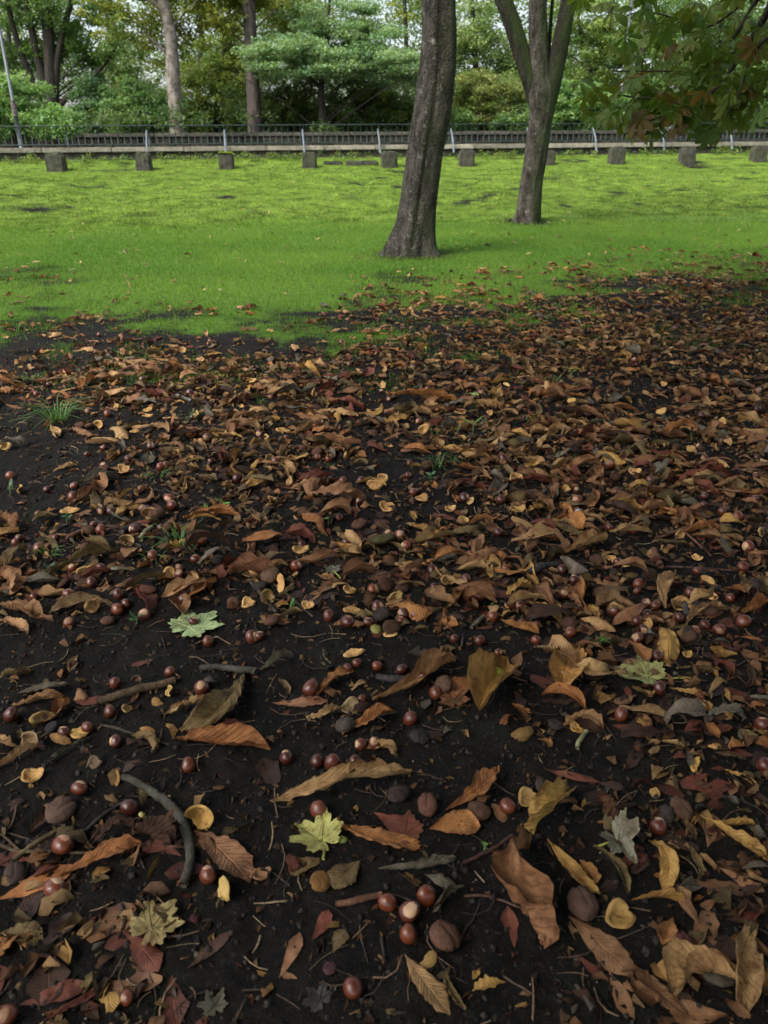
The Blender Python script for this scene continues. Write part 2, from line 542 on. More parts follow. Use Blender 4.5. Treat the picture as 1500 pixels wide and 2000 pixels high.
M = {}
M['ground'] = soil_ground_material()
M['clod'] = clod_material()
M['leaf'] = litter_leaf_material("dry_leaf", False)
M['leaf_wet'] = litter_leaf_material("wet_leaf", False, wet=True)
M['leaf_stuff'] = litter_leaf_material("litter_leaf", True)
M['leaf_wet_stuff'] = litter_leaf_material("wet_litter_leaf", True, wet=True)
M['maple'] = litter_leaf_material("maple_leaf", False, palm=True)
M['vein'] = obj_color_material("leaf_vein", 0.7, 200, bump=0.1)
M['conker'] = conker_material()
M['hilum'] = obj_color_material("conker_scar", 0.65, 220, (0.6, 0.5, 0.42), (1.2, 1.2, 1.15), 0.25, 0.001, 0.3, speck=0.5)
M['husk'] = obj_color_material("husk_skin", 0.8, 190, (0.5, 0.45, 0.42), (1.5, 1.4, 1.25), 0.8, 0.003, 0.08)
M['lining'] = obj_color_material("husk_lining", 0.7, 110, (0.5, 0.4, 0.3), (1.25, 1.2, 1.1), 0.6, 0.003, 0.2, speck=0.55)
M['twig'] = obj_color_material("twig_bark", 0.85, 150, (0.32, 0.30, 0.28), (2.0, 1.95, 1.85), 1.0, 0.005, 0.12, speck=0.5)
M['grass'] = tint_material("grass_blades", 0.65, 0.35, 0.12)
M['tuft'] = foliage_material("tuft_blades", 0.3)
M['foliage'] = foliage_material("tree_foliage", 0.42)
M['chest_leaf'] = chestnut_leaf_material("chestnut_leaf", False)
M['chest_stuff'] = chestnut_leaf_material("chestnut_crown_leaf", True)
M['bark_big'] = bark_material("bark_grey_brown", (0.020, 0.0185, 0.016), (0.080, 0.073, 0.061), (0.046, 0.058, 0.024), 0.6, 17, 6.0, 1.0, 0.6, (0.85, -0.45, 0.0))
M['bark_limb'] = bark_material("bark_mossy_limb", (0.014, 0.013, 0.010), (0.046, 0.042, 0.033), (0.040, 0.062, 0.016), 0.9, 18, 5.0, 0.8, 0.3, (0.7, -0.5, 0.3))
M['bark_mid'] = bark_material("bark_pale_brown", (0.026, 0.023, 0.020), (0.112, 0.099, 0.082), (0.045, 0.068, 0.018), 0.9, 18, 6.0, 0.9, 0.5, (0.9, -0.3, 0.1))
M['bark_pale'] = bark_material("bark_pale_mottled", (0.13, 0.11, 0.09), (0.34, 0.30, 0.26), (0.05, 0.045, 0.035), 0.7, 6, 5.0, 0.4, 0.4)
M['bark_dark'] = bark_material("bark_dark", (0.022, 0.019, 0.016), (0.07, 0.06, 0.05), (0.03, 0.045, 0.015), 0.4, 14, 2.0, 0.5, 0.1)
M['bark_purple'] = bark_material("bark_purple_grey", (0.045, 0.036, 0.034), (0.15, 0.12, 0.11), (0.045, 0.06, 0.025), 0.5, 12, 3.0, 0.5, 0.15)
M['concrete'] = stone_material("mossy_concrete", (0.032, 0.031, 0.025), (0.085, 0.080, 0.066), (0.06, 0.075, 0.03), 0.75)
M['coping'] = stone_material("coping_stone", (0.24, 0.225, 0.185), (0.42, 0.395, 0.33), (0.13, 0.14, 0.07), 0.35, True)
M['wall'] = stone_material("wall_stone", (0.034, 0.032, 0.027), (0.088, 0.080, 0.068), (0.05, 0.06, 0.03), 0.5, True)
M['rail'] = paint_material("green_railing_paint", (0.012, 0.028, 0.024), (0.03, 0.045, 0.038))
M['stay'] = paint_material("pale_stay_paint", (0.13, 0.158, 0.178), (0.07, 0.085, 0.092), 0.45)
M['post'] = paint_material("grey_post_paint", (0.10, 0.112, 0.122), (0.07, 0.078, 0.085), 0.45)
M['rust'] = paint_material("rusty_band", (0.07, 0.042, 0.035), (0.16, 0.16, 0.16), 0.8)
M['path'] = stone_material("path_surface", (0.06, 0.058, 0.052), (0.11, 0.105, 0.095), (0.05, 0.06, 0.03), 0.3)
M['scrap'] = paint_material("grey_plastic", (0.35, 0.37, 0.40), (0.22, 0.24, 0.26), 0.35)

# ------------------------------------------------------------------ terrain
edge_px = [(-500, 590), (0, 596), (120, 618), (300, 650), (470, 668), (600, 650), (720, 622), (850, 600), (1000, 580), (1200, 556), (1500, 528), (1900, 500)]
edge_pts = sorted([(ground(a, b).x, ground(a, b).y) for a, b in edge_px])
EX = np.array([e[0] for e in edge_pts]); EY = np.array([e[1] for e in edge_pts])

def grass_mask(x, y):
    """1 on the lawn, 0 on the bare soil under the chestnut; patchy along the border"""
    yb = np.interp(x, EX, EY)
    n = fbm(x * 1.3, y * 1.3, 41, 4) - 0.5
    n2 = fbm(x * 5.0, y * 5.0, 43, 3) - 0.5
    g = sstep(-1.6, 1.3, (y - yb) + 0.25 + n * 4.2 + n2 * 3.2)
    u, v = uv_of(x, y)
    bare = sstep(0.60, 0.82, fbm(u * 2.6 + 7, v * 4.0, 47, 5)) * sstep(10.0, 12.0, v)
    g = g * (1 - 0.72 * bare)
    for hx, hy, hr, hd in HOLES:
        g = g * (1 - np.exp(-((x - hx) ** 2 + (y - hy) ** 2) / (hr * hr * 2.2)))
    for tx, ty, tr in TREE_FEET:
        g = g * (1 - 0.9 * np.exp(-((x - tx) ** 2 + (y - ty) ** 2) / (tr * tr)))
    g = g * (1 - 0.5 * sstep(19.5, 19.8, v))
    return g

def litter_taper(x, y):
    """leaves thin out over a broad band towards the lawn"""
    yb = np.interp(x, EX, EY)
    return 1 - sstep(-1.3, 2.1, (y - yb) + (fbm(x * 1.3, y * 1.3, 41, 4) - 0.5) * 2.2)

def bank_mask(x, y):
    u, v = uv_of(x, y)
    return sstep(8.9, 11.2, v + 1.2 * (fbm(x * 0.6, y * 0.6, 51, 3) - 0.5))

t1 = ground(805, 497); t2 = ground(1028, 432)
TREE_FEET = [(t1.x, t1.y, 0.34), (t2.x, t2.y, 0.30)]

ua = np.linspace(-1, 1, 261)
gx = 55 * np.sinh(ua * 5.0) / math.sinh(5.0)
yy, dy_ = [-6.0], None
while yy[-1] < 60:
    y = yy[-1]
    step = 0.03 if 0.0 < y < 3 else 0.03 + 0.012 * (y - 3) if y >= 3 else min(0.4, 0.03 + 0.12 * (0.2 - y))
    if 6 < y < 24: step = 0.08
    yy.append(y + step)
gy = np.array(yy)
GX, GY = np.meshgrid(gx, gy)
gvx, gvy = GX.ravel(), GY.ravel()
gz = height(gvx, gvy)
PX0, PX1, PY0, PY1 = -2.1, 2.1, 0.12, 3.3        # the finely crumbled soil in front is a sheet of its own
inside = sstep(PX0, PX0 + .1, gvx) * (1 - sstep(PX1 - .1, PX1, gvx)) * sstep(PY0, PY0 + .1, gvy) * (1 - sstep(PY1 - .1, PY1, gvy))
gz = gz - 0.03 * inside
gf = grid_faces(len(gy), len(gx))[:, ::-1]
me = mesh_np("ground", np.stack([gvx, gvy, gz], -1), gf, M['ground'], smooth=True,
             vert_attr={'grass': grass_mask(gvx, gvy), 'bank': bank_mask(gvx, gvy)})
tag(add("ground", me), kind='structure')
xs = np.concatenate([np.linspace(PX0, -1.2, 80)[:-1], np.linspace(-1.2, 1.2, 340), np.linspace(1.2, PX1, 80)[1:]])
ys = [PY0]
while ys[-1] < PY1: ys.append(ys[-1] + max(0.006, 0.0058 * ys[-1]))
SX, SY = np.meshgrid(xs, np.array(ys))
sx, sy = SX.ravel(), SY.ravel()
lip = np.minimum(np.minimum(sx - PX0, PX1 - sx), np.minimum(sy - PY0, ys[-1] - sy))
sz_ = height(sx, sy) + 0.006 * (fbm(sx * 110, sy * 110, 31, 2) - 0.5) - 0.01 * (1 - sstep(0, .06, lip)) + .001
me = mesh_np("soil", np.stack([sx, sy, sz_], -1), grid_faces(len(ys), len(xs))[:, ::-1], M['ground'], smooth=True, vert_attr={'grass': grass_mask(sx, sy) * 0.6, 'bank': 0 * sx})
tag(add("soil", me), kind='structure')
# the land beyond, out to the horizon
S = 1500.0
far_v = np.array([[-S, 59, 0.9], [S, 59, 0.9], [S, S, 0.9], [-S, S, 0.9]])
me = mesh_np("terrain", far_v, [[0, 1, 2, 3]], M['ground'], vert_attr={'grass': np.ones(4), 'bank': np.zeros(4)})
tag(add("terrain", me), kind='structure')

# path behind the railing
pv = []
for u in np.linspace(-34, 36, 60):
    for v in (20.35, 26.95):
        x, y = world_of(u, v)
        pv.append((x, y, float(macro(x, y)) + 0.012))
tag(add("path", mesh_np("path", pv, grid_faces(60, 2), M['path'])), kind='structure')

# ------------------------------------------------------------------ retaining wall, railing, blocks
def u_at(px, v, z=0.85):
    """position along the fence line of what is seen at photograph column px on the line at v"""
    lo, hi = -40.0, 40.0
    for _ in range(50):
        m = 0.5 * (lo + hi)
        x, y = world_of(m, v)
        q = project((x, y, z))
        if q is None or q[0] > px: hi = m
        else: lo = m
    return 0.5 * (lo + hi)

def coping_z(u): return 0.895 + 0.0078 * u

U0, U1 = -22.0, 24.0
wall = empty("retaining_wall", (*world_of(0, V_WALL), 0.4))
tag(wall, "low stone retaining wall with pale coping along the top of the bank", "wall")
ang = FA
wb = []
for k, (u, z0) in enumerate([(U0, 0), (U1, 0)]):
    for v in (V_WALL - 0.13, V_WALL + 0.16):
        x, y = world_of(u, v)
        wb.append((x, y, -0.1)); wb.append((x, y, coping_z(u) - 0.105))
wb = np.array(wb) - np.array(wall.location)
add("wall_body", mesh_np("wall_body", wb, [[0, 4, 5, 1], [2, 3, 7, 6], [1, 5, 7, 3], [0, 1, 3, 2], [4, 6, 7, 5]], M['wall']), wall, color=(0.8, 0.8, 0.75))
cop_me = [box_mesh("coping_stone", 1.0, 0.40, 0.10, M['coping'], 0.012, k, 0.003) for k in range(3)]
u = U0
k = 0
while u < U1:
    L = random.uniform(1.0, 1.9)
    x, y = world_of(u + L / 2, V_WALL + 0.005 * random.uniform(-1, 1))
    c = random.uniform(0.55, 1.0)
    o = add("coping_stone", cop_me[k % 3], wall, Vector((x, y, coping_z(u + L / 2) - 0.103)) - wall.location,
            (random.uniform(-.006, .006), random.uniform(-.003, .003) - 0.0078, ang), (L - 0.012, 1, 1), (c, c * 0.98, c * 0.93))
    u += L; k += 1

fence = empty("iron_railing", (*world_of(0, V_WALL), 0.9))
tag(fence, "low dark green iron railing with pale slanting stays on the wall coping", "railing")
FL = Vector(fence.location)
RAIL_H = 0.43
def rail_path(dz, v, us):
    return np.array([Vector((*world_of(q, v), coping_z(q) + dz)) - FL for q in us])
for nm, dz, r in (("top_rail", RAIL_H, 0.013), ("bottom_rail", 0.055, 0.014)):
    v_, f_, uv_ = tube(rail_path(dz, V_WALL, np.linspace(U0, U1, 24)), np.full(24, r), 6)
    add(nm, mesh_np(nm, v_, f_, M['rail'], uv_), fence)
v_, f_, uv_ = tube([(0, 0, 0.0), (0, 0, 0.2), (0, 0, RAIL_H - 0.06)], [0.0095] * 3, 6)
bar_me = mesh_np("railing_bar", v_, f_, M['rail'], uv_)
u = U0 + 0.05
while u < U1:
    add("railing_bar", bar_me, fence, Vector((*world_of(u, V_WALL), coping_z(u) + 0.05)) - FL, (random.uniform(-.02, .02), random.uniform(-.03, .03), 0))
    u += 0.142
BLK = [(105, 296, 327), (277, 294, 321), (440, 296, 326), (603, 294, 333), (760, 293, 335), (912, 289, 330), (1070, 290, 322), (1206, 283, 318), (1345, 284, 312), (1484, 281, 316)]
blk_u = [u_at(b[0], V_BLOCK) for b in BLK]
# uprights of the railing at each block
v_, f_, uv_ = tube([(0, 0, 0.0), (0, 0, 0.3), (0, 0, RAIL_H + 0.035)], [0.017, 0.017, 0.014], 8)
up_me = mesh_np("upright", v_, f_, M['rail'], uv_)
step_u = (blk_u[-1] - blk_u[0]) / 9
for q in [blk_u[0] - 2 * step_u, blk_u[0] - step_u] + blk_u + [blk_u[-1] + step_u, blk_u[-1] + 2 * step_u]:
    add("upright", up_me, fence, Vector((*world_of(q, V_WALL), coping_z(q))) - FL)
block_words = ["squat rough concrete block leftmost in the row, weed growing on it",
               "low rounded concrete block, second from the left in the row",
               "concrete block with bright moss cap, third from the left",
               "upright square concrete block, fourth from the left below the railing",
               "concrete block just left of the big leaning tree trunk",
               "concrete block standing between the two tree trunks",
               "concrete block half hidden behind the forked tree trunk",
               "pale concrete block first to the right of the forked tree",
               "concrete block above the dark hollow in the bank",
               "concrete block at the right end of the row"]
moss_cap = stone_material("moss_cap", (0.13, 0.19, 0.02), (0.20, 0.26, 0.03), (0.16, 0.23, 0.02), 0.9)
for k, (b, u) in enumerate(zip(BLK, blk_u)):
    x, y = world_of(u, V_BLOCK)
    zt = at(b[0], b[1] + 3, y).z
    zb = float(macro(x, y)) - 0.16
    wdt = (0.38, 0.33, 0.33, 0.32, 0.34, 0.33, 0.33, 0.34, 0.34, 0.34)[k]
    me = box_mesh("concrete_block", wdt, 0.30, zt - zb, M['concrete'], 0.035, k, 0.012 if k < 2 else 0.006, 0.95)
    o = add("concrete_block", me, None, (x, y, zb), (random.uniform(-.03, .03), random.uniform(-.03, .03), ang + random.uniform(-.06, .06)))
    tag(o, block_words[k], "block", "concrete blocks along the bank")
    if k == 2:
        add("moss_cap", box_mesh("moss_cap", wdt * 0.97, 0.29, 0.03, moss_cap, 0.012, 3, 0.004), o, (0, 0, zt - zb - 0.004))
    if k == 0:
        continue
    # the stay: flat bar curving from behind the block up to the top rail
    p0 = Vector((*world_of(u - 0.02, V_WALL - 0.36), coping_z(u) - 0.18)) - FL
    p1 = Vector((*world_of(u - 0.03, V_WALL - 0.26), coping_z(u) + 0.10)) - FL
    p2 = Vector((*world_of(u - 0.03, V_WALL - 0.02), coping_z(u) + RAIL_H * 0.78)) - FL
    pth = smooth_path([p0, p1, p2], 8)
    v_, f_, uv_ = tube(pth, np.linspace(0.025, 0.017, 8), 8)
    add("stay", mesh_np("stay", v_, f_, M['stay'], uv_), fence)

# low kerb stones between two blocks
for (xa, xb, yp, lab) in ((632, 668, 317, "left of two low kerb stones between concrete blocks"), (676, 738, 316, "longer kerb stone right of its pair between concrete blocks")):
    a_, b_ = at(xa, yp, 18.9), at(xb, yp, 19.0)
    me = box_mesh("kerb_stone", (b_ - a_).length, 0.14, 0.16, M['concrete'], 0.025, xa, 0.01)
    tag(add("kerb_stone", me, None, ((a_.x + b_.x) / 2, a_.y, a_.z - 0.14), (0, 0.02, ang)), lab, "kerb stone", "kerb stones")

# far stone wall across the path
fw = empty("stone_wall", (*world_of(0, V_FAR), 0.8))
tag(fw, "low stone block wall across the path behind the railing", "wall")
FWL = Vector(fw.location)
def far_z(u): return 0.80 + 0.0078 * u
core = []
for u in (-32, 36):
    for v in (V_FAR - 0.10, V_FAR + 0.12):
        x, y = world_of(u, v)
        core.append((x, y, 0.3)); core.append((x, y, far_z(u) + 0.36))
add("wall_core", mesh_np("wall_core", np.array(core) - np.array(FWL), [[0, 4, 5, 1], [2, 3, 7, 6], [1, 5, 7, 3]], M['wall']), fw, color=(0.3, 0.3, 0.3))
st_me = [box_mesh("stone", 1.0, 0.30, 0.165, M['wall'], 0.018, k, 0.006) for k in range(4)]
cp_me = [box_mesh("coping_stone", 1.0, 0.40, 0.11, M['coping'], 0.02, k + 5, 0.004) for k in range(2)]
for row in range(2):
    u = -20.0 + row * 0.25
    while u < 24:
        L = random.uniform(0.38, 0.72)
        x, y = world_of(u + L / 2, V_FAR + random.uniform(-.012, .012))
        c = random.uniform(0.25, 0.8)
        add("stone", st_me[random.randrange(4)], fw, Vector((x, y, far_z(u) + row * 0.178)) - FWL, (0, -0.0078, ang), (L - 0.02, 1, 1), (c, c * 0.96, c * 0.9))
        u += L
u = -20.0
while u < 24:
    L = random.uniform(0.8, 1.3)
    x, y = world_of(u + L / 2, V_FAR)
    c = random.uniform(0.14, 0.28)
    add("coping_stone", cp_me[random.randrange(2)], fw, Vector((x, y, far_z(u) + 0.362)) - FWL, (0, -0.0078, ang), (L - 0.015, 1, 1), (c, c, c * 0.96))
    u += L

# lamp posts
def lamp_post(px, py, depth, r, label, h=6.0, split=0.75):
    b = at(px, py, depth)
    z = float(macro(b.x, b.y))
    o = empty("lamp_post", (b.x, b.y, z))
    tag(o, label, "lamp post", "lamp posts behind the railing")
    v_, f_, uv_ = tube([(0, 0, 0), (0, 0, split * 0.5), (0, 0, split)], [r * 1.45] * 3, 12)
    add("base_section", mesh_np("base_section", v_, f_, M['post'], uv_, smooth=True), o)
    v_, f_, uv_ = tube([(0, 0, split), (0, 0, split + 0.04), (0, 0, split + 0.09), (0, 0, split + 0.24), (0, 0, split + 0.3)], [r * 1.45, r * 1.75, r * 1.75, r * 1.6, r], 12)
    add("collar", mesh_np("collar", v_, f_, M['rust'], uv_, smooth=True), o)
    v_, f_, uv_ = tube([(0, 0, split + 0.2), (0, 0, h * 0.6), (0, 0, h)], [r, r * 0.9, r * 0.75], 12)
    add("shaft", mesh_np("shaft", v_, f_, M['post'], uv_, smooth=True), o)
    pth = smooth_path([(0, 0, h), (0.15, -0.05, h + 0.25), (0.7, -0.2, h + 0.33)], 8)
    v_, f_, uv_ = tube(pth, np.full(8, r * 0.6), 8)
    add("arm", mesh_np("arm", v_, f_, M['post'], uv_, smooth=True), o)
    add("lamp_head", box_mesh("lamp_head", 0.5, 0.22, 0.12, M['post'], 0.04), o, (0.9, -0.26, h + 0.27), (0, 0, -0.28))
lamp_post(41, 284, 19.6, 0.034, "slim grey lamp post behind the railing at the left edge")
lamp_post(1203, 270, 31.5, 0.055, "grey lamp post behind the hanging chestnut leaves", 7.0)

# ------------------------------------------------------------------ trees
def leaf_quads(pos, size, tilt, rng, col, jit=0.25, aspect=0.62):
    """small pointed leaves, one triangle each, at pos (n,3)"""
    n = len(pos)
    az = rng.uniform(0, 2 * np.pi, n)
    el = rng.normal(-0.25, tilt, n)
    ro = rng.normal(0, tilt, n)
    s = size * rng.uniform(0.6, 1.35, n)
    t = np.stack([np.cos(az) * np.cos(el), np.sin(az) * np.cos(el), np.sin(el)], -1)
    side = np.stack([-np.sin(az), np.cos(az), np.zeros(n)], -1)
    nrm = np.cross(t, side)
    side = side * np.cos(ro)[:, None] + nrm * np.sin(ro)[:, None]
    nrm = np.cross(t, side)
    a = pos - t * (s * 0.42)[:, None] + side * (s * aspect * 0.5)[:, None]
    b = pos - t * (s * 0.42)[:, None] - side * (s * aspect * 0.5)[:, None]
    c = pos + t * (s * 0.55)[:, None]
    v = np.stack([a, b, c], 1).reshape(-1, 3)
    f = np.arange(3 * n).reshape(n, 3)
    col = np.asarray(col, float)
    if col.ndim == 1: col = np.tile(col, (n, 1))
    tint = col * rng.uniform(1 - jit, 1 + jit, (n, 1)) * (1 + rng.normal(0, 0.06, (n, 3)))
    return v, f, np.clip(tint, 0.003, 0.9)

def clump_points(centers, radii, counts, rng):
    P, I = [], []
    for k, (c, r, n) in enumerate(zip(centers, radii, counts)):
        d = rng.normal(size=(n, 3)); d /= np.linalg.norm(d, axis=1)[:, None]
        rr = rng.uniform(0, 1, n) ** 0.45
        P.append(np.asarray(c) + d * rr[:, None] * np.asarray(r)); I.append(np.full(n, k))
    return np.vstack(P), np.concatenate(I)

def crown_mesh(name, blobs, rng, leaf, col, col2, dens=1.0, flat=0.35, tilt=0.5, clump=0.35, jit=0.25):
    """blobs: (centre, (rx,ry,rz), number of clumps, leaves per clump)"""
    C, RR, N, KC = [], [], [], []
    for c, r, nc, nl in blobs:
        d = rng.normal(size=(nc, 3)); d /= np.linalg.norm(d, axis=1)[:, None]
        q = rng.uniform(0.02, 1, nc) ** 0.40
        cc = np.asarray(c) + d * q[:, None] * np.asarray(r)
        s = clump * rng.uniform(0.6, 1.5, nc)
        for i in range(nc):
            C.append(cc[i]); RR.append((s[i], s[i], s[i] * flat)); N.append(max(4, int(nl * dens * (s[i] / clump) ** 1.5)))
            w = rng.uniform(0, 1)
            KC.append(np.asarray(col) * (1 - w) + np.asarray(col2) * w)
    P, I = clump_points(C, RR, N, rng)
    v, f, t = leaf_quads(P, leaf, tilt, rng, np.array(KC)[I], jit)
    return v, f, t

def stem_mesh(name, pts, radii, mat, n=14, rows=None, rough=0.06, seed=0, lobes=None):
    rows = rows or max(10, 5 * len(pts))
    P = smooth_path(pts, rows)
    rad = np.interp(np.linspace(0, 1, rows), np.linspace(0, 1, len(radii)), radii)
    v, f, u = tube(P, rad, n, rough, seed, lobes)
    return mesh_np(name, v, f, mat, u, smooth=True)

def px_path(rows, depth):
    """[(px, py, width px)] at one depth -> points, radii"""
    pts, rad = [], []
    for px, py, w in rows:
        p = at(px, py, depth)
        pts.append(np.array(p)); rad.append(0.5 * w * depth_of(p) / F)
    return pts, rad

# --- the big leaning tree on the lawn
D1 = t1.y
rows = [(803, 512, 108), (804, 500, 98), (806, 475, 86), (812, 440, 77), (817, 400, 74), (824, 350, 73), (831, 300, 73), (840, 250, 75), (848, 200, 76), (855, 140, 75), (858, 100, 72), (859, 50, 70), (858, 0, 68)]
pts, rad = px_path(rows, D1)
top = pts[-1]
for k, (dx, dz, rr) in enumerate(((-0.02, 0.5, 0.155), (0.0, 1.1, 0.15), (0.05, 1.9, 0.145))):
    pts.append(top + np.array([dx, 0.05 * k, dz])); rad.append(rr)
tree = empty("lawn_tree", (t1.x, t1.y, t1.z))
tag(tree, "big leaning grey-brown tree trunk on the lawn, nearest of the two", "tree")
TL = np.array(tree.location)
def lobes1(th, s):
    foot = np.exp(-s / 0.16)
    l = 1 + 0.05 * np.cos(2 * th + 0.6) + 0.045 * np.cos(5 * th + 1.0 + 0.3 * s) + foot * (0.12 + 0.30 * np.cos(5 * th + 0.4) + 0.16 * np.cos(3 * th + 2))
    l = l - 0.13 * np.exp(-((np.mod(th - 2.6 + np.pi, 2 * np.pi) - np.pi) / 0.13) ** 2)       # the deep groove down its right side
    l = l - 0.08 * np.exp(-((np.mod(th - 2.1 + np.pi, 2 * np.pi) - np.pi) / 0.10) ** 2)
    l = l + 0.05 * (fbm(np.cos(th) * 6 + s * 0.8, np.sin(th) * 6 + s * 1.2, 61, 4) - 0.5) + 0.03 * (vnoise(np.cos(th) * 3, np.sin(th) * 3 + s * 3.5, 67) - 0.5)
    return l
add("trunk", stem_mesh("trunk", [p - TL for p in pts], rad, M['bark_big'], 84, 130, 0.02, 3, lobes1), tree)
tp = pts[-1] - TL
limb_ends = []
for k, (dx, dy, dz) in enumerate(((-1.3, 0.3, 2.4), (1.1, 0.9, 2.7), (0.1, -0.7, 3.0))):
    e = tp + np.array([dx, dy, dz]); limb_ends.append(e)
    add("limb", stem_mesh("limb", [tp - np.array([0, 0, 0.15]), tp + np.array([dx * .35, dy * .35, dz * .45]), e], [0.12, 0.08, 0.03], M['bark_big'], 12, 14, 0.06, k), tree)
rg = np.random.default_rng(5)
v, f, t = crown_mesh("foliage", [(e, (1.2, 1.2, 0.8), 6, 45) for e in limb_ends], rg, 0.12, (0.05, 0.10, 0.02), (0.10, 0.14, 0.02))
tag(add("foliage", mesh_np("foliage", v, f, M['foliage'], tint=t), tree), kind='stuff')

# --- the forked tree behind it
D2 = t2.y
tree = empty("forked_tree", (t2.x, t2.y, t2.z))
tag(tree, "smaller pale-barked tree forking into three limbs at the foot of the bank", "tree")
TL = np.array(tree.location)
rows = [(1028, 442, 54), (1029, 432, 49), (1033, 400, 46), (1038, 350, 43), (1046, 300, 45), (1052, 250, 45), (1057, 215, 50), (1056, 180, 58), (1053, 150, 42), (1051, 100, 38), (1050, 50, 36), (1050, 0, 35)]
pts, rad = px_path(rows, D2)
pts += [pts[-1] + np.array([0.02, 0.05, 0.8]), pts[-1] + np.array([0.1, 0.1, 2.2])]; rad += [0.11, 0.09]
def lobes2(th, s):
    foot = np.exp(-s / 0.16)
    return 1 + 0.05 * np.cos(3 * th + 0.5) + foot * (0.1 + 0.26 * np.cos(4 * th + 1)) + 0.12 * (fbm(np.cos(th) * 4 + s, np.sin(th) * 4 + s * 1.6, 71, 4) - 0.5)
add("trunk", stem_mesh("trunk", [p - TL for p in pts], rad, M['bark_mid'], 64, 110, 0.03, 5, lobes2), tree)
ends = [pts[-1] - TL]
for rows in ([(1052, 225, 30), (1040, 175, 34), (1026, 130, 33), (1010, 80, 33), (998, 40, 33), (983, 0, 33), (970, -40, 32)],
             [(1060, 240, 30), (1072, 190, 34), (1083, 140, 33), (1093, 90, 33), (1102, 45, 32), (1111, 0, 31), (1118, -40, 30)],
             [(1066, 170, 9), (1071, 100, 8), (1076, 40, 7), (1080, -20, 6)]):
    pts, rad = px_path(rows, D2 + (0.0 if len(rows) == 7 else 0.12))
    d = pts[-1] - pts[-2]; d = d / np.linalg.norm(d)
    pts += [pts[-1] + d * 1.0, pts[-1] + d * 2.1 + np.array([0, 0.2, 0.5])]; rad += [rad[-1] * 0.85, rad[-1] * 0.5]
    ends.append(pts[-1] - TL)
    add("limb", stem_mesh("limb", [p - TL for p in pts], rad, M['bark_limb'], 28, 50, 0.05, len(ends), lambda th, s: 1 + 0.05 * np.cos(3 * th + s)), tree)
v, f, t = crown_mesh("foliage", [(e, (1.3, 1.3, 0.8), 5, 45) for e in ends], rg, 0.12, (0.06, 0.12, 0.02), (0.13, 0.15, 0.02))
tag(add("foliage", mesh_np("foliage", v, f, M['foliage'], tint=t), tree), kind='stuff')

# --- woodland beyond the path
def wood_tree(name, label, cat, depth, trunks, blobs, leaf, col, col2, mat='bark_dark', seed=1, group="trees beyond the railing", branches=0, **kw):
    rg = np.random.default_rng(seed)
    b = at(trunks[0][0][0], trunks[0][0][1], depth)
    base = Vector((b.x, b.y, float(macro(b.x, b.y)) - 0.05))
    o = empty(name, base)
    tag(o, label, cat, group)
    TL = np.array(base)
    for k, rows in enumerate(trunks):
        pts, rad = px_path(rows, depth)
        if k == 0: pts.insert(0, np.array(base)); rad.insert(0, rad[0] * 1.15)
        add("trunk" if k == 0 else "stem", stem_mesh("trunk", [p - TL for p in pts], rad, M[mat], 14, 24, 0.07, seed + k), o)
    # thin branches reaching into the crown
    bp = []
    P0, _ = px_path(trunks[0], depth)
    for k in range(branches):
        c, r, _, _ = blobs[rg.integers(len(blobs))]
        e = np.array(at(c[0], c[1], depth + c[2])) - TL + rg.normal(size=3) * np.array(r) * 0.5
        Pt = smooth_path(P0, 40) - TL
        a = Pt[np.argmin(np.abs(Pt[:, 2] - (e[2] - 0.55 * abs(e[0] - Pt[20, 0]) - 0.2)))]
        m_ = (a + e) / 2 + np.array([0, 0, 0.12])
        v, f, u = tube(smooth_path([a, m_, e], 9), np.linspace(0.032, 0.007, 9), 6, 0.1, k)
        bp.append((v, f, u))
    if bp:
        v, f, u = merge(bp)
        add("branches", mesh_np("branches", v, f, M[mat], u, smooth=True), o)
    bl = [(np.array(at(c[0], c[1], depth + c[2])) - TL, r, nc, nl) for c, r, nc, nl in blobs]
    if kw.get('clump', .35) == .42:
        kw['dens'] = 1.7; kw['flat'] = 0.30; kw['tilt'] = 0.42
        bl = [(c, (r[0], r[1], r[2] * 1.5), int(nc * 1.5), nl) for c, r, nc, nl in bl]
    else:
        kw['clump'] = kw.get('clump', .35) * 0.95; kw['dens'] = 1.5; kw['flat'] = 0.6; kw['tilt'] = 0.55
        bl = [(c, (r[0] * 1.12, r[1], r[2] * 1.2), int(nc * 3.2), nl) for c, r, nc, nl in bl]
    v, f, t = crown_mesh("foliage", bl, rg, leaf * 1.12, col, col2, **kw)
    tag(add("foliage", mesh_np("foliage", v, f, M['foliage'], tint=t), o), kind='stuff')
    return o

G1, G2 = (0.060, 0.125, 0.030), (0.125, 0.210, 0.050)          # mid green
Y1, Y2 = (0.120, 0.170, 0.026), (0.230, 0.260, 0.045)          # yellowing
B1, B2 = (0.065, 0.135, 0.055), (0.140, 0.235, 0.095)          # blue green
K1, K2 = (0.040, 0.085, 0.022), (0.080, 0.140, 0.034)          # deep green
wood_tree("mottled_trunk_tree", "pale mottled straight trunk with dark patches beyond the railing, left of centre", "tree", 28.2,
          [[(347, 262, 29), (345, 235, 28), (340, 170, 26), (336, 110, 25), (333, 70, 24), (327, 30, 23), (318, 0, 22), (308, -60, 20), (300, -160, 16)],
           [(330, 45, 16), (318, 18, 14), (300, 5, 12), (280, -10, 10), (250, -50, 8)]],
          [((250, 20, 0.5), (1.6, 1.2, .9), 14, 55), ((400, 10, 0.6), (1.7, 1.2, .9), 14, 55), ((330, -60, 0), (2.2, 1.6, 1.2), 16, 60), ((330, 90, 1.0), (1.2, .8, .6), 6, 40)],
          0.11, Y1, Y2, 'bark_pale', 21, branches=7)
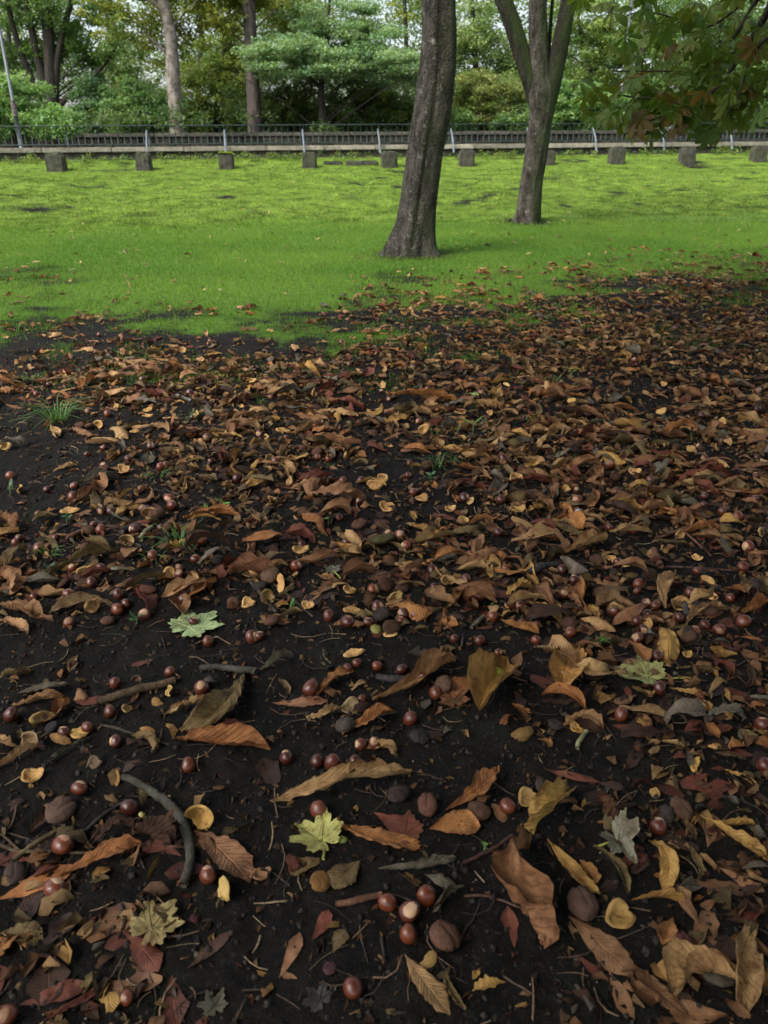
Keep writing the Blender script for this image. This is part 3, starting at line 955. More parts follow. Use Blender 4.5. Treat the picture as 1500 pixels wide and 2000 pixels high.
wood_tree("purple_trunk_tree", "dark purplish grey trunk beyond the railing, between pale trunk and layered tree", "tree", 28.6,
          [[(498, 258, 28), (496, 200, 27), (491, 120, 25), (488, 50, 25), (486, 0, 26), (486, -80, 24), (484, -170, 20)]],
          [((430, 25, 0.8), (1.3, 1.2, .8), 12, 50), ((560, 0, 1.0), (1.5, 1.2, .7), 12, 50), ((490, -90, 0), (2.3, 1.6, 1.0), 16, 60)],
          0.11, Y1, Y2, 'bark_purple', 22, branches=6)
wood_tree("many_stemmed_tree", "dark many-stemmed tree at the far left beyond the railing", "tree", 30.0,
          [[(100, 262, 34), (102, 200, 28), (100, 150, 24), (95, 80, 22), (90, 0, 20), (86, -90, 14)],
           [(96, 215, 18), (80, 140, 15), (66, 80, 14), (52, 0, 12), (44, -70, 9)],
           [(106, 190, 16), (112, 120, 13), (124, 60, 11), (140, 0, 10), (150, -60, 7)],
           [(90, 240, 16), (68, 170, 12), (40, 100, 12), (18, 20, 10), (8, -60, 8)],
           [(104, 230, 14), (130, 190, 10), (165, 165, 9), (200, 130, 7), (225, 95, 5)]],
          [((60, 40, .5), (1.9, 1.4, .9), 16, 60), ((160, 60, .8), (1.6, 1.2, .9), 14, 55), ((110, 120, 1.0), (1.8, 1.0, .6), 9, 45), ((80, -50, 0), (2.6, 1.6, 1.0), 16, 60), ((210, 110, 0.5), (1.2, 1, .5), 8, 50)],
          0.11, G1, G2, 'bark_dark', 23, branches=10)
wood_tree("overhanging_shrub", "light green leafy shrub overhanging the railing at the left edge", "shrub", 23.5,
          [[(30, 272, 12), (28, 240, 10), (24, 200, 8)], [(34, 262, 8), (70, 235, 6), (110, 232, 4)], [(20, 255, 8), (-10, 220, 6), (-40, 190, 5)]],
          [((25, 225, 0), (1.1, .7, .5), 22, 70), ((95, 240, -0.6), (.8, .5, .28), 16, 70), ((-50, 190, 0), (1.2, .7, .7), 16, 70), ((30, 180, .3), (.8, .6, .4), 10, 60), ((125, 252, -1.0), (.35, .3, .15), 5, 45)],
          0.085, (0.085, 0.175, 0.045), (0.16, 0.27, 0.075), 'bark_dark', 24, branches=8, clump=0.26, flat=0.4)
wood_tree("blue_green_bush", "narrow blue-green bush beyond the railing, left of the pale green bush", "bush", 30.0,
          [[(188, 258, 10), (186, 220, 8), (184, 170, 6)]],
          [((186, 215, 0), (.7, .6, .75), 30, 70), ((180, 170, 0), (.45, .4, .4), 10, 60)], 0.075, B1, B2, 'bark_dark', 25, clump=0.22, flat=0.4)
wood_tree("pale_green_bush", "rounded pale green bush behind the railing left of the pale trunk", "bush", 29.6,
          [[(255, 260, 10), (254, 225, 8), (250, 190, 6)]],
          [((255, 215, 0), (1.1, .8, .75), 40, 75), ((300, 225, .3), (.5, .5, .5), 12, 60)], 0.08, (0.085, 0.175, 0.055), (0.17, 0.27, 0.085), 'bark_dark', 26, clump=0.25, flat=0.45)
wood_tree("olive_understory_tree", "olive green understory tree between the two far trunks", "tree", 32.5,
          [[(428, 262, 12), (424, 200, 10), (432, 130, 8), (440, 70, 6)]],
          [((425, 190, 0), (1.5, 1.1, 1.4), 60, 70), ((450, 110, 0.5), (1.2, 1, .8), 18, 60), ((375, 235, 0), (.8, .7, .5), 16, 60)], 0.09, (0.085, 0.145, 0.026), (0.17, 0.22, 0.045), 'bark_dark', 27, branches=8, clump=0.3)
wood_tree("layered_tree", "broad tree with pale horizontal leaf layers left of the big trunk", "tree", 28.5,
          [[(632, 262, 18), (630, 220, 15), (628, 170, 12), (636, 110, 10), (640, 60, 7), (644, 0, 5)]],
          [((640, 110, 0), (3.1, 1.6, .25), 40, 120), ((600, 135, -.6), (2.4, 1.2, .18), 26, 120), ((720, 120, -.5), (2.4, 1.2, .2), 30, 120), ((760, 150, -.3), (1.5, 1.0, .25), 18, 110),
           ((660, 70, .3), (2.4, 1.4, .25), 28, 110), ((640, 30, .5), (1.9, 1.2, .25), 20, 100), ((560, 95, -.8), (1.4, 1.0, .2), 16, 110)],
          0.085, (0.115, 0.205, 0.085), (0.215, 0.315, 0.14), 'bark_dark', 28, branches=16, clump=0.42, flat=0.16, tilt=0.28)
wood_tree("shaded_undergrowth_tree", "dark green undergrowth tree beneath the layered branches", "tree", 30.0,
          [[(560, 262, 12), (570, 220, 10), (560, 170, 8)], [(640, 262, 12), (655, 215, 9), (690, 180, 6)], [(720, 262, 12), (715, 215, 9), (740, 170, 6)]],
          [((640, 205, .5), (3.2, 1.0, .9), 70, 70), ((760, 215, .3), (1.6, 1, .9), 34, 70), ((560, 225, .3), (1.2, .8, .6), 22, 60)], 0.085, K1, (0.125, 0.175, 0.032), 'bark_dark', 29, branches=10, clump=0.3)
wood_tree("yellowing_bush", "yellowing pale bush between the big trunk and the forked tree", "bush", 31.0,
          [[(955, 260, 10), (950, 220, 8), (945, 180, 6)]],
          [((950, 205, 0), (1.5, 1, .85), 48, 75), ((915, 190, -.5), (.8, .7, .6), 18, 70), ((985, 235, -.4), (.8, .7, .4), 16, 60)], 0.085, (0.085, 0.135, 0.03), (0.21, 0.235, 0.07), 'bark_dark', 30, clump=0.28)
wood_tree("tall_far_tree", "tall hazy green tree seen between big trunk and forked tree", "tree", 42.0,
          [[(935, 262, 14), (930, 150, 12), (925, 60, 9), (920, -40, 7)]],
          [((915, 120, 0), (1.9, 1.4, 1.4), 30, 60), ((905, 50, 0), (1.5, 1.2, .9), 14, 50), ((1020, 130, 1), (1.3, 1.2, 1.0), 18, 60), ((1010, 165, 0), (2.4, 1.4, 1.0), 34, 65)], 0.12, (0.095, 0.165, 0.045), (0.19, 0.26, 0.08), 'bark_dark', 31, branches=8, clump=0.4)
wood_tree("bright_bush", "bright green bush right of the forked trunk behind the railing", "bush", 30.0,
          [[(1120, 258, 10), (1118, 220, 8), (1112, 190, 6)]],
          [((1115, 215, 0), (1.3, .9, .75), 46, 75), ((1080, 240, -.3), (.6, .5, .4), 14, 60), ((1180, 225, .2), (.9, .8, .6), 22, 65)], 0.085, (0.085, 0.18, 0.045), (0.165, 0.27, 0.075), 'bark_dark', 32, clump=0.26)
wood_tree("slender_tree", "slender leaning tree with airy foliage right of the forked tree", "tree", 34.0,
          [[(1150, 258, 14), (1160, 180, 12), (1172, 110, 10), (1190, 40, 9), (1205, -40, 7)], [(1165, 150, 8), (1140, 100, 7), (1130, 40, 6), (1118, -30, 5)], [(1185, 60, 7), (1225, 10, 6), (1255, -50, 5)]],
          [((1150, 110, .5), (1.8, 1.3, 1.0), 24, 55), ((1130, 30, 0), (1.6, 1.2, .8), 16, 50), ((1210, 60, 0), (1.6, 1.2, .9), 18, 55)], 0.10, (0.10, 0.18, 0.04), (0.20, 0.27, 0.065), 'bark_dark', 33, branches=9)
wood_tree("grey_stem_tree", "grey stemmed tree behind the hanging chestnut branch", "tree", 33.0,
          [[(1235, 256, 20), (1240, 170, 17), (1255, 90, 15), (1262, 20, 13), (1268, -70, 10)]],
          [((1270, 150, .5), (1.9, 1.2, 1.1), 36, 65), ((1300, 60, 0), (1.9, 1.2, 1.0), 22, 60), ((1250, 215, -.3), (1.4, .9, .6), 24, 60)], 0.095, G1, G2, 'bark_purple', 34, branches=8)
wood_tree("right_hand_tree", "broad green tree at the right edge behind the railing", "tree", 31.0,
          [[(1420, 252, 18), (1415, 180, 16), (1405, 100, 13), (1400, 20, 11), (1395, -70, 8)], [(1500, 252, 14), (1510, 150, 12), (1515, 40, 9)]],
          [((1400, 150, .3), (2.2, 1.3, 1.3), 52, 70), ((1510, 170, .2), (1.9, 1.2, 1.4), 46, 70), ((1420, 40, 0), (2.2, 1.3, .9), 24, 55), ((1560, 60, 0), (1.8, 1.2, 1.0), 22, 55), ((1380, 220, -.4), (1.6, .8, .5), 28, 60), ((1500, 225, -.6), (1.4, .8, .4), 22, 60)],
          0.095, G1, (0.14, 0.22, 0.06), 'bark_dark', 35, branches=10)
wood_tree("ivy_bush", "low dark bush behind the wall beyond the forked tree", "bush", 29.0,
          [[(870, 262, 8), (872, 235, 6)]],
          [((880, 235, 0), (1.0, .7, .4), 22, 60), ((1010, 245, .2), (.8, .6, .3), 14, 60)], 0.08, K1, G2, 'bark_dark', 36, clump=0.24)
# trees that continue the wood on both sides of the view
wood_tree("side_tree", "leafy tree just off the left edge of the view", "tree", 30.0,
          [[(-170, 262, 22), (-180, 150, 18), (-185, 20, 15)]], [((-170, 120, 0), (3.0, 2.0, 2.2), 50, 70), ((-260, 190, 0), (2.0, 1.4, 1.2), 30, 70)], 0.12, G1, G2, 'bark_dark', 37, clump=0.45)
wood_tree("side_tree", "leafy tree just off the right edge of the view", "tree", 33.0,
          [[(1700, 250, 22), (1705, 150, 18), (1710, 20, 15)]], [((1700, 120, 0), (3.0, 2.0, 2.2), 50, 70), ((1780, 190, 0), (2.0, 1.4, 1.2), 30, 70)], 0.12, G1, G2, 'bark_dark', 38, clump=0.45)
# the wood behind, one mass
rg = np.random.default_rng(77)
bl = []
for k in range(260):
    x = rg.uniform(-44, 46); y = rg.uniform(42, 60)
    edge_h = 4.2 + 2.2 * vnoise(x * 0.25, 3.0, 5)
    z = 0.8 + rg.uniform(0, 1) ** 1.1 * edge_h * (y / 50)
    bl.append((np.array([x, y, z]), (1.6, 1.3, 1.0), 6, 66))
for k in range(460):
    x = rg.uniform(-46, 48); y = rg.uniform(44, 62)
    bl.append((np.array([x, y, rg.uniform(4.2, 10.8)]), (1.8, 1.3, 1.0), 5, 56))
v, f, t = crown_mesh("wood", bl, rg, 0.23, (0.050, 0.10, 0.028), (0.15, 0.21, 0.055), clump=0.9, flat=0.75)
o = add("far_wood", mesh_np("far_wood", v, f, M['foliage'], tint=t))
tag(o, "mass of green foliage of the wood far behind the trees", "wood", None, 'stuff')
# undergrowth behind the far wall, one mass
bl = []
for k in range(170):
    u = rg.uniform(-26, 28); v_ = rg.uniform(27.6, 36)
    x, y = world_of(u, v_)
    bl.append((np.array([x, y, float(macro(x, y)) + rg.uniform(0.1, 1.25)]), (.8, .6, .4), 5, 60))
v, f, t = crown_mesh("undergrowth", bl, rg, 0.12, (0.038, 0.080, 0.022), (0.090, 0.145, 0.038), clump=0.4, flat=0.5)
o = add("undergrowth", mesh_np("undergrowth", v, f, M['foliage'], tint=t))
tag(o, "dark green undergrowth filling the wood floor behind the stone wall", "undergrowth", None, 'stuff')
far_words = ["far dark trunk deep in the wood between pale and purple trunks", "far thin trunk left of the many-stemmed tree", "far trunk in the wood just right of the pale mottled trunk",
             "far trunk above the layered tree", "far trunk right of the layered tree beside the big trunk", "far dark trunk near the right edge of the wood"]
for k, (px, w) in enumerate(((440, 12), (20, 10), (385, 9), (575, 10), (790, 10), (1345, 12))):
    pts, rad = px_path([(px, 262, w * 1.1), (px + 3, 150, w), (px + random.uniform(-8, 8), 40, w * .85), (px + random.uniform(-12, 12), -80, w * .6)], 43 + k)
    b = Vector(pts[0]); b.z -= 0.3
    e = empty("far_tree", b)
    tag(e, far_words[k], "tree", "far trunks in the wood")
    add("trunk", stem_mesh("trunk", [p - np.array(b) for p in pts], rad, M['bark_dark'], 10, 16, 0.08, k), e)
    c = np.array(at(px, 10, 43 + k)) - np.array(b)
    v, f, t = crown_mesh("foliage", [(c, (2.0, 1.5, 1.2), 9, 40), (c + np.array([0, 0, 2.5]), (2.4, 1.8, 1.4), 10, 40)], rg, 0.16, Y1, Y2, clump=0.5)
    tag(add("foliage", mesh_np("foliage", v, f, M['foliage'], tint=t), e), kind='stuff')

# ------------------------------------------------------------------ the horse chestnut overhead, its branch hanging into view
def leaflet(L, W, nu=6, nv=3, droop=0.6, fold=0.25, ripple=0.0):
    s = np.linspace(0, 1, nu)
    w = np.interp(s, [0, .06, .25, .5, .68, .82, .93, 1], [.04, .10, .40, .80, 1.0, .86, .38, .02]) * W * 0.5
    q = np.linspace(-1, 1, nv)
    S, Q = np.meshgrid(s, q, indexing='ij')
    ang_ = -droop * S
    x = np.cumsum(np.concatenate([[0], np.cos(-droop * s[:-1])]) * (L / (nu - 1)))
    z = np.cumsum(np.concatenate([[0], np.sin(-droop * s[:-1])]) * (L / (nu - 1)))
    Y = Q * w[:, None]
    v = np.stack([x[:, None] + 0 * Y, Y, z[:, None] + np.abs(Y) * fold + ripple * np.sin(S * 40) * np.abs(Q) * 0.01], -1)
    return v.reshape(-1, 3), grid_faces(nu, nv), np.stack([S, Q], -1).reshape(-1, 2)

def palmate(rng, nu=7, nv=3):
    parts = []
    n = rng.integers(5, 8)
    for k in range(n):
        a = (k - (n - 1) / 2) * (2.5 / (n - 1) * 1.35)
        L = 0.155 * (1 - 0.30 * abs(k - (n - 1) / 2) / ((n - 1) / 2)) * rng.uniform(0.85, 1.12)
        v, f, u = leaflet(L, L * rng.uniform(0.34, 0.42), nu, nv, rng.uniform(0.4, 1.3), rng.uniform(0.1, 0.5))
        ca, sa = math.cos(a), math.sin(a)
        v = v @ np.array([[ca, sa, 0], [-sa, ca, 0], [0, 0, 1]])
        v[:, 2] += rng.uniform(-.004, .004)
        parts.append((v, f, u))
    # stalk
    v, f, u = tube(smooth_path([(-0.11, 0, 0.03), (-0.05, 0, 0.018), (0.004, 0, 0)], 4), [0.0022] * 4, 4, cap=False)
    parts.append((v, f, u * 0))
    return merge(parts)

rg = np.random.default_rng(91)
CT = Vector((3.9, -1.3, 0.0)); CT.z = float(macro(CT.x, CT.y))
ct = empty("horse_chestnut_tree", CT)
tag(ct, "horse chestnut with browning leaves hanging in from the upper right", "tree")
CL = np.array(CT)
add("trunk", stem_mesh("trunk", [(0, 0, -.1), (0, 0, 1.2), (-.05, .05, 2.6), (-.1, .1, 4.5), (-.15, .1, 7.0)], [.46, .36, .33, .28, .14], M['bark_big'], 40, 50, 0.05, 8, lambda th, s: 1 + .12 * np.exp(-s / .3) * np.cos(5 * th)), ct)
crown_pts = []
for k in range(16):
    a = rg.uniform(0, 2 * np.pi) if k > 6 else math.pi * (0.62 + 0.13 * k)
    r = rg.uniform(2.6, 5.0); z0 = rg.uniform(2.2, 5.5)
    z1 = z0 + rg.uniform(-0.2, 1.6)
    p = smooth_path([(0, 0, z0), (math.cos(a) * r * .5, math.sin(a) * r * .5, z0 + 0.9), (math.cos(a) * r, math.sin(a) * r, z1)], 14)
    crown_pts.append(p)
    v, f, u = tube(p, np.linspace(0.11, 0.02, 14), 9, 0.08, k)
    add("limb", mesh_np("limb", v, f, M['bark_dark'], u, smooth=True), ct)
protos = [palmate(np.random.default_rng(200 + k), 4, 3) for k in range(4)]
def scatter_palmate(P, rng, scale=1.0, tints=None):
    parts, T = [], []
    for k, p in enumerate(P):
        v, f, u = protos[k % 4]
        e = Euler((rng.normal(0, .35), rng.normal(0.25, .35), rng.uniform(0, 6.283))).to_matrix()
        parts.append((v @ np.array(e).T * scale * rng.uniform(.8, 1.2) + p, f, u))
        w = rng.uniform(0, 1)
        c = np.array((0.035, 0.075, 0.012)) * (1 - w) + np.array((0.10, 0.10, 0.018)) * w
        T.append(np.tile(c, (len(f), 1)))
    v, f, u = merge(parts)
    return v, f, u, np.vstack(T)
PP = []
for p in crown_pts:
    for q in p[3:]:
        for _ in range(3):
            PP.append(q + rg.normal(size=3) * np.array([.55, .55, .30]))
# outer shell of the crown, kept above the view
for _ in range(300):
    a = rg.uniform(0, 2 * np.pi); r = 6.8 * math.sqrt(rg.uniform(0, 1))
    top_z = 3.0 + 5.0 * math.sqrt(max(0, 1 - (r / 7.6) ** 2))
    PP.append(np.array([math.cos(a) * r, math.sin(a) * r, rg.uniform(max(2.3, top_z - 2.4), top_z)]))
PP = np.array(PP)
wp = PP + CL
keep = wp[:, 2] > np.maximum(1.9, 1.2 + 0.22 * wp[:, 1])      # nothing of it droops into the picture
PP = PP[keep]
v, f, u, t = scatter_palmate(PP, rg, 1.35)
tag(add("crown", mesh_np("crown", v, f, M['chest_stuff'], u, tint=t), ct), kind='stuff')
NU = 46000
a = rg.uniform(0, 2 * np.pi, NU); r = 6.9 * np.sqrt(rg.uniform(0, 1, NU))
tz = 3.0 + 5.2 * np.sqrt(np.maximum(0, 1 - (r / 7.7) ** 2))
up = np.stack([np.cos(a) * r, np.sin(a) * r, 2.1 + (tz - 2.1) * rg.uniform(0, 1, NU) ** 0.75], -1)
hole = fbm(up[:, 0] * .9 + 5, up[:, 1] * .9 + up[:, 2] * .5, 95, 3)
wz = up + CL
up = up[(wz[:, 2] > np.maximum(2.1, 1.35 + 0.24 * wz[:, 1])) & (hole > .33)]
v, f, t = leaf_quads(up, 0.20, 0.4, rg, np.array((0.045, 0.080, 0.012)), 0.3, 0.5)
tag(add("upper_crown", mesh_np("upper_crown", v, f, M['foliage'], tint=t), ct), kind='stuff')

# hanging branches, traced from the photograph in depth
hang = [([(1640, -240, 3.6, 26), (1560, -110, 3.9, 20), (1500, 20, 4.1, 11), (1458, 90, 4.2, 9), (1420, 147, 4.3, 7), (1385, 185, 4.3, 6), (1350, 213, 4.3, 5), (1318, 226, 4.3, 4), (1287, 229, 4.3, 3)], 26),
        ([(1560, -180, 4.0, 16), (1510, -60, 4.2, 11), (1478, 0, 4.4, 8), (1445, 55, 4.5, 7), (1410, 105, 4.6, 6), (1367, 144, 4.7, 4.5), (1320, 140, 4.7, 3.5), (1270, 139, 4.7, 3), (1200, 139, 4.7, 2)], 26),
        ([(1560, -120, 4.6, 10), (1490, -40, 4.8, 8), (1450, 5, 4.9, 5), (1415, 35, 5.0, 4), (1383, 52, 5.0, 3.5), (1350, 56, 5.0, 3), (1300, 30, 5.0, 2.4), (1240, 25, 5.0, 2), (1190, 50, 5.0, 1.6)], 26),
        ([(1620, 40, 3.5, 12), (1540, 60, 3.7, 9), (1490, 80, 3.8, 7), (1460, 130, 3.9, 5), (1440, 190, 3.9, 4), (1420, 222, 3.9, 3)], 16),
        ([(1600, 120, 4.4, 8), (1510, 150, 4.5, 6), (1460, 165, 4.6, 4.5), (1400, 195, 4.6, 3.5), (1370, 235, 4.6, 2.5)], 14),
        ([(1350, 213, 4.3, 4), (1300, 195, 4.35, 3.5), (1240, 190, 4.4, 3), (1200, 182, 4.4, 2.5), (1165, 170, 4.4, 2)], 18),
        ([(1287, 229, 4.3, 3), (1260, 240, 4.3, 2.6), (1235, 255, 4.3, 2.2), (1222, 262, 4.3, 2)], 10),
        ([(1620, -60, 4.9, 10), (1540, -20, 5.0, 8), (1480, 60, 5.1, 5), (1440, 100, 5.2, 4), (1385, 110, 5.2, 3), (1330, 95, 5.2, 2.5), (1290, 60, 5.2, 2)], 20)]
leaf_me = []
for k in range(6):
    v, f, u = palmate(np.random.default_rng(300 + k), 7, 5)
    leaf_me.append(mesh_np("leaf", v, f, M['chest_leaf'], u, smooth=True))
hg = np.random.default_rng(401)
for rows, nleaf in hang:
    pts = [np.array(at(a, b, d)) for a, b, d, w in rows]
    rad = [0.5 * w * d / F for a, b, d, w in rows]
    P = smooth_path(pts, 30)
    if rows[0][0] > 1500:                                       # run it back to the trunk, out of the picture
        j = CL + np.array([-0.05, 0.1, hg.uniform(2.6, 3.4)])
        back = smooth_path([j, (j + P[0]) / 2 + np.array([0.5, 0, 0.7]), P[0]], 12)
        v, f, u = tube(back - CL, np.linspace(.07, rad[0], 12), 8, .08, 4)
        add("limb", mesh_np("limb", v, f, M['bark_dark'], u, smooth=True), ct)
    base = P[0]
    v, f, u = tube(P - base, np.interp(np.linspace(0, 1, 30), np.linspace(0, 1, len(rad)), rad), 8, 0.1, 3)
    br = add("branch", mesh_np("branch", v, f, M['bark_dark'], u, smooth=True), ct, base - CL)
    nleaf = int(nleaf * 1.95)
    for k in range(nleaf):
        q = 0.22 + 0.78 * (k + hg.uniform(0, .9)) / nleaf
        p = P[min(29, int(q * 29))] + hg.normal(size=3) * np.array([.21, .22, .10]) - np.array([0, 0, .03])
        pr = project(p)
        if pr is None or pr[1] > 258 or pr[0] < 1130: continue
        low = hg.uniform(0, 1)
        brown = 1.0 if (pr[0] < 1330 and pr[1] > 150) else 0.35
        c = np.array((0.060, 0.130, 0.018)) * (1 - low) + np.array((0.110, 0.150, 0.022)) * low
        if hg.uniform() < 0.16 * brown: c = np.array((0.15, 0.100, 0.024)) * hg.uniform(.7, 1.2)
        s = hg.uniform(0.50, 0.82)
        add("leaf", leaf_me[hg.integers(6)], br, p - base, (hg.normal(0, .45), hg.normal(0.55, .4), hg.uniform(0, 6.283)), (s, s, s), c)

# ------------------------------------------------------------------ grass
def blades(n, x, y, h, w, col, rng, lean=0.5):
    z = height(x, y)
    az = rng.uniform(0, 2 * np.pi, n); ln = rng.uniform(0.1, lean, n) * h
    wa = rng.uniform(0, np.pi, n)
    b0 = np.stack([x - np.cos(wa) * w / 2, y - np.sin(wa) * w / 2, z - 0.004], -1)
    b1 = np.stack([x + np.cos(wa) * w / 2, y + np.sin(wa) * w / 2, z - 0.004], -1)
    tp = np.stack([x + np.cos(az) * ln, y + np.sin(az) * ln, z + h], -1)
    v = np.stack([b0, b1, tp], 1).reshape(-1, 3)
    return v, np.arange(3 * n).reshape(n, 3), col

rg = np.random.default_rng(501)
def scatter_trap(n, y0, y1, rng, k=0.92, pad=0.6, power=1.0):
    """points in the ground area in view (and a step to either side), denser when nearer"""
    y = y0 + (y1 - y0) * rng.uniform(0, 1, n) ** power
    x = rng.uniform(-1, 1, n) * (k * y * 0.62 + pad)
    return x, y
# mown lawn
x, y = scatter_trap(330000, 3.0, 10.5, rg, 1.25, 0.8, 0.8)
g = grass_mask(x, y); bk = bank_mask(x, y)
kp = rg.uniform(0, 1, len(x)) < sstep(0.12, 0.80, g) * (1 - 0.7 * bk)
x, y, g = x[kp], y[kp], g[kp]
n = len(x)
w01 = np.clip((fbm(x * 1.1, y * 1.1, 55, 4) - .5) * 2.6 + .5 + rg.normal(0, .18, n), 0, 1)[:, None]
col = (np.array((0.070, 0.160, 0.016)) * (1 - w01) + np.array((0.145, 0.245, 0.030)) * w01) * rg.uniform(.85, 1.15, (n, 1))
v, f, c = blades(n, x, y, rg.uniform(.010, .026, n) * (0.6 + 0.4 * g), rg.uniform(.003, .006, n) * (0.7 + y * 0.07), col, rg)
o = add("lawn_grass", mesh_np("lawn_grass", v, f, M['grass'], tint=c))
tag(o, "smooth green lawn grass between the leaf litter and the bank", "grass", None, 'stuff')
# rougher mossy grass of the bank
x, y = scatter_trap(420000, 8.6, 20.6, rg, 1.1, 1.2, 0.9)
g = grass_mask(x, y); bk = bank_mask(x, y); uu, vv = uv_of(x, y)
tuf = fbm(x * 3.2, y * 3.2, 57, 3)
kp = (rg.uniform(0, 1, len(x)) < sstep(0.25, 0.8, g) * sstep(0.2, 0.9, bk + 0.1) * (0.35 + 0.9 * sstep(.35, .6, tuf))) & (vv < 19.75)
x, y, tuf = x[kp], y[kp], tuf[kp]
n = len(x)
w01 = np.clip((fbm(x * 5.5, y * 4.0, 63, 4) - .5) * 3.0 + .5 + rg.normal(0, .1, n), 0, 1)[:, None]
yl = np.clip(fbm(x * 0.8, y * 0.8, 59, 3) * 1.6 - 0.4, 0, 1)[:, None]
col = (np.array((0.075, 0.135, 0.022)) * (1 - w01) + np.array((0.180, 0.295, 0.045)) * w01)
col = col * (1 - yl * .35) + np.array((0.20, 0.24, 0.05)) * w01 * yl * .35
col = col * rg.uniform(.8, 1.2, (n, 1))
v, f, c = blades(n, x, y, rg.uniform(.012, .040, n), rg.uniform(.005, .012, n), col, rg, 1.6)
o = add("bank_grass", mesh_np("bank_grass", v, f, M['grass'], tint=c))
tag(o, "lighter yellowish mossy grass covering the sloping bank", "grass", None, 'stuff')
# weeds and ivy along the wall foot
P = []
for k in range(230):
    u = rg.uniform(-16, 18); v_ = rg.uniform(19.2, 19.85)
    x, y = world_of(u, v_)
    P.append((np.array([x, y, float(height(x, y)) + 0.05]), (.16, .12, .06 + .05 * rg.uniform()), 2, 22))
v, f, t = crown_mesh("weeds", P, rg, 0.05, (0.05, 0.11, 0.02), (0.15, 0.20, 0.04), clump=0.12, flat=0.6)
o = add("wall_foot_weeds", mesh_np("wall_foot_weeds", v, f, M['foliage'], tint=t))
tag(o, "leafy weeds and ivy along the foot of the retaining wall", "weeds", None, 'stuff')

# ------------------------------------------------------------------ leaf litter: shapes
def leaf_shape(L, wr, rng, nu=12, nv=7, fold=0., roll=0., bend=0., arch=0., twist=0., ripple=0.02, crum=0.02, ragged=0.1, prof=0):
    """a dried chestnut leaflet: a strip swept along a bending, arching, twisting midrib"""
    s = np.linspace(0, 1, nu); q = np.linspace(-1, 1, nv)
    if prof == 0: w = np.interp(s, [0, .05, .2, .4, .58, .74, .87, .95, 1], [.03, .10, .36, .68, .93, 1., .72, .32, .015])
    elif prof == 1: w = np.interp(s, [0, .08, .3, .5, .7, .9, 1], [.05, .4, .9, 1., .85, .4, .02])     # oval
    else: w = np.interp(s, [0, .15, .4, .7, .9, 1], [.2, .8, 1., .8, .75, .3])                          # torn piece
    w = w * L * wr * 0.5
    ds = L / (nu - 1)
    yaw = np.cumsum(np.full(nu, bend / nu)) - bend / 2
    k = rng.normal(0, 1, 3)
    pit = arch * (0.5 - s) * 2 + crum * 4 * (k[0] * np.sin(s * 5 + k[1] * 3)) * 0.6
    yaw = yaw + crum * 3 * np.sin(s * 4 + k[2] * 3)
    rl = twist * (s - 0.5) + crum * 4 * np.sin(s * 6.0 + k[1])
    T = np.stack([np.cos(pit) * np.cos(yaw), np.cos(pit) * np.sin(yaw), np.sin(pit)], -1)
    C = np.vstack([[0, 0, 0], np.cumsum(T[:-1] * ds, axis=0)])
    side = np.stack([-np.sin(yaw), np.cos(yaw), 0 * yaw], -1)
    nrm = np.cross(T, side)
    sd = side * np.cos(rl)[:, None] + nrm * np.sin(rl)[:, None]
    nr = np.cross(T, sd)
    Sg, Q = np.meshgrid(s, q, indexing='ij')
    rg_ = 1 + ragged * (vnoise(Sg * 11 + k[0] * 9, np.sign(Q) * 3 + k[1] * 7, 3) - 0.5) * 2 * (np.abs(Q) > 0.6)
    rg_ = rg_ * (1 - 0.09 * (np.abs(Q) > .85) * (np.mod(Sg * 17 + k[0], 1.0)))
    Y = Q * w[:, None] * rg_
    a = np.abs(Y)
    if abs(roll) > 1e-3:
        hw = np.maximum(w[:, None], 1e-6)
        th = roll * Y / hw.max()
        rr = hw.max() / roll
        Yr, Zr = rr * np.sin(th), rr * (1 - np.cos(th))
    else:
        Yr, Zr = Y, 0 * Y
    Yr = Yr * math.cos(fold); Zr = Zr + a * math.sin(fold)
    Zr = Zr + ripple * L * np.sin((Sg * 7.5 - np.abs(Q) * 1.4) * 2 * np.pi * .9 + k[2]) * np.abs(Q) ** 0.8 * 0.45
    Zr = Zr + np.sign(k[0]) * crum * 1.8 * L * np.abs(Q) ** 4 * wr
    Zr = Zr + crum * L * (fbm(Sg * 5 + k[0] * 5, Q * 1.6 + k[1] * 5, 7, 3) - 0.5) * 1.6
    Zr = Zr + crum * L * (fbm(Sg * 15 + k[2] * 5, Q * 4.5 + k[0] * 5, 8, 2) - 0.5) * 0.8
    v = C[:, None, :] + sd[:, None, :] * Yr[..., None] + nr[:, None, :] * Zr[..., None]
    return v.reshape(-1, 3), grid_faces(nu, nv), np.stack([Sg, Q], -1).reshape(-1, 2), C

SH = {   # fold, roll, bend, arch, twist, ripple, crum, ragged
    'flat': (.12, .3, .2, .15, .3, .030, .040, .12),
    'boat': (.70, .7, .25, .18, .3, .040, .055, .15),
    'roll': (.2, 2.7, .25, .2, .6, .040, .055, .15),
    'cres': (.5, .7, 1.3, .25, .4, .040, .055, .15),
    'hook': (.35, 1.4, 2.1, .3, 1.0, .040, .055, .15),
    'curl': (.35, .8, .2, 1.0, .6, .040, .060, .15),
    'crum': (.5, 1.2, .5, .6, 1.4, .055, .110, .30),
    'dome': (-.45, -.7, .2, .6, .3, .040, .050, .14),
    'twist': (.45, 1.1, .5, .5, 2.3, .040, .070, .18),
    'wet':  (.0, .1, .25, .0, .0, .010, .008, .15),
    'up':   (.45, .5, .2, .3, .3, .030, .050, .12),
    'torn': (.2, .4, .3, .4, .6, .035, .050, .35),
}
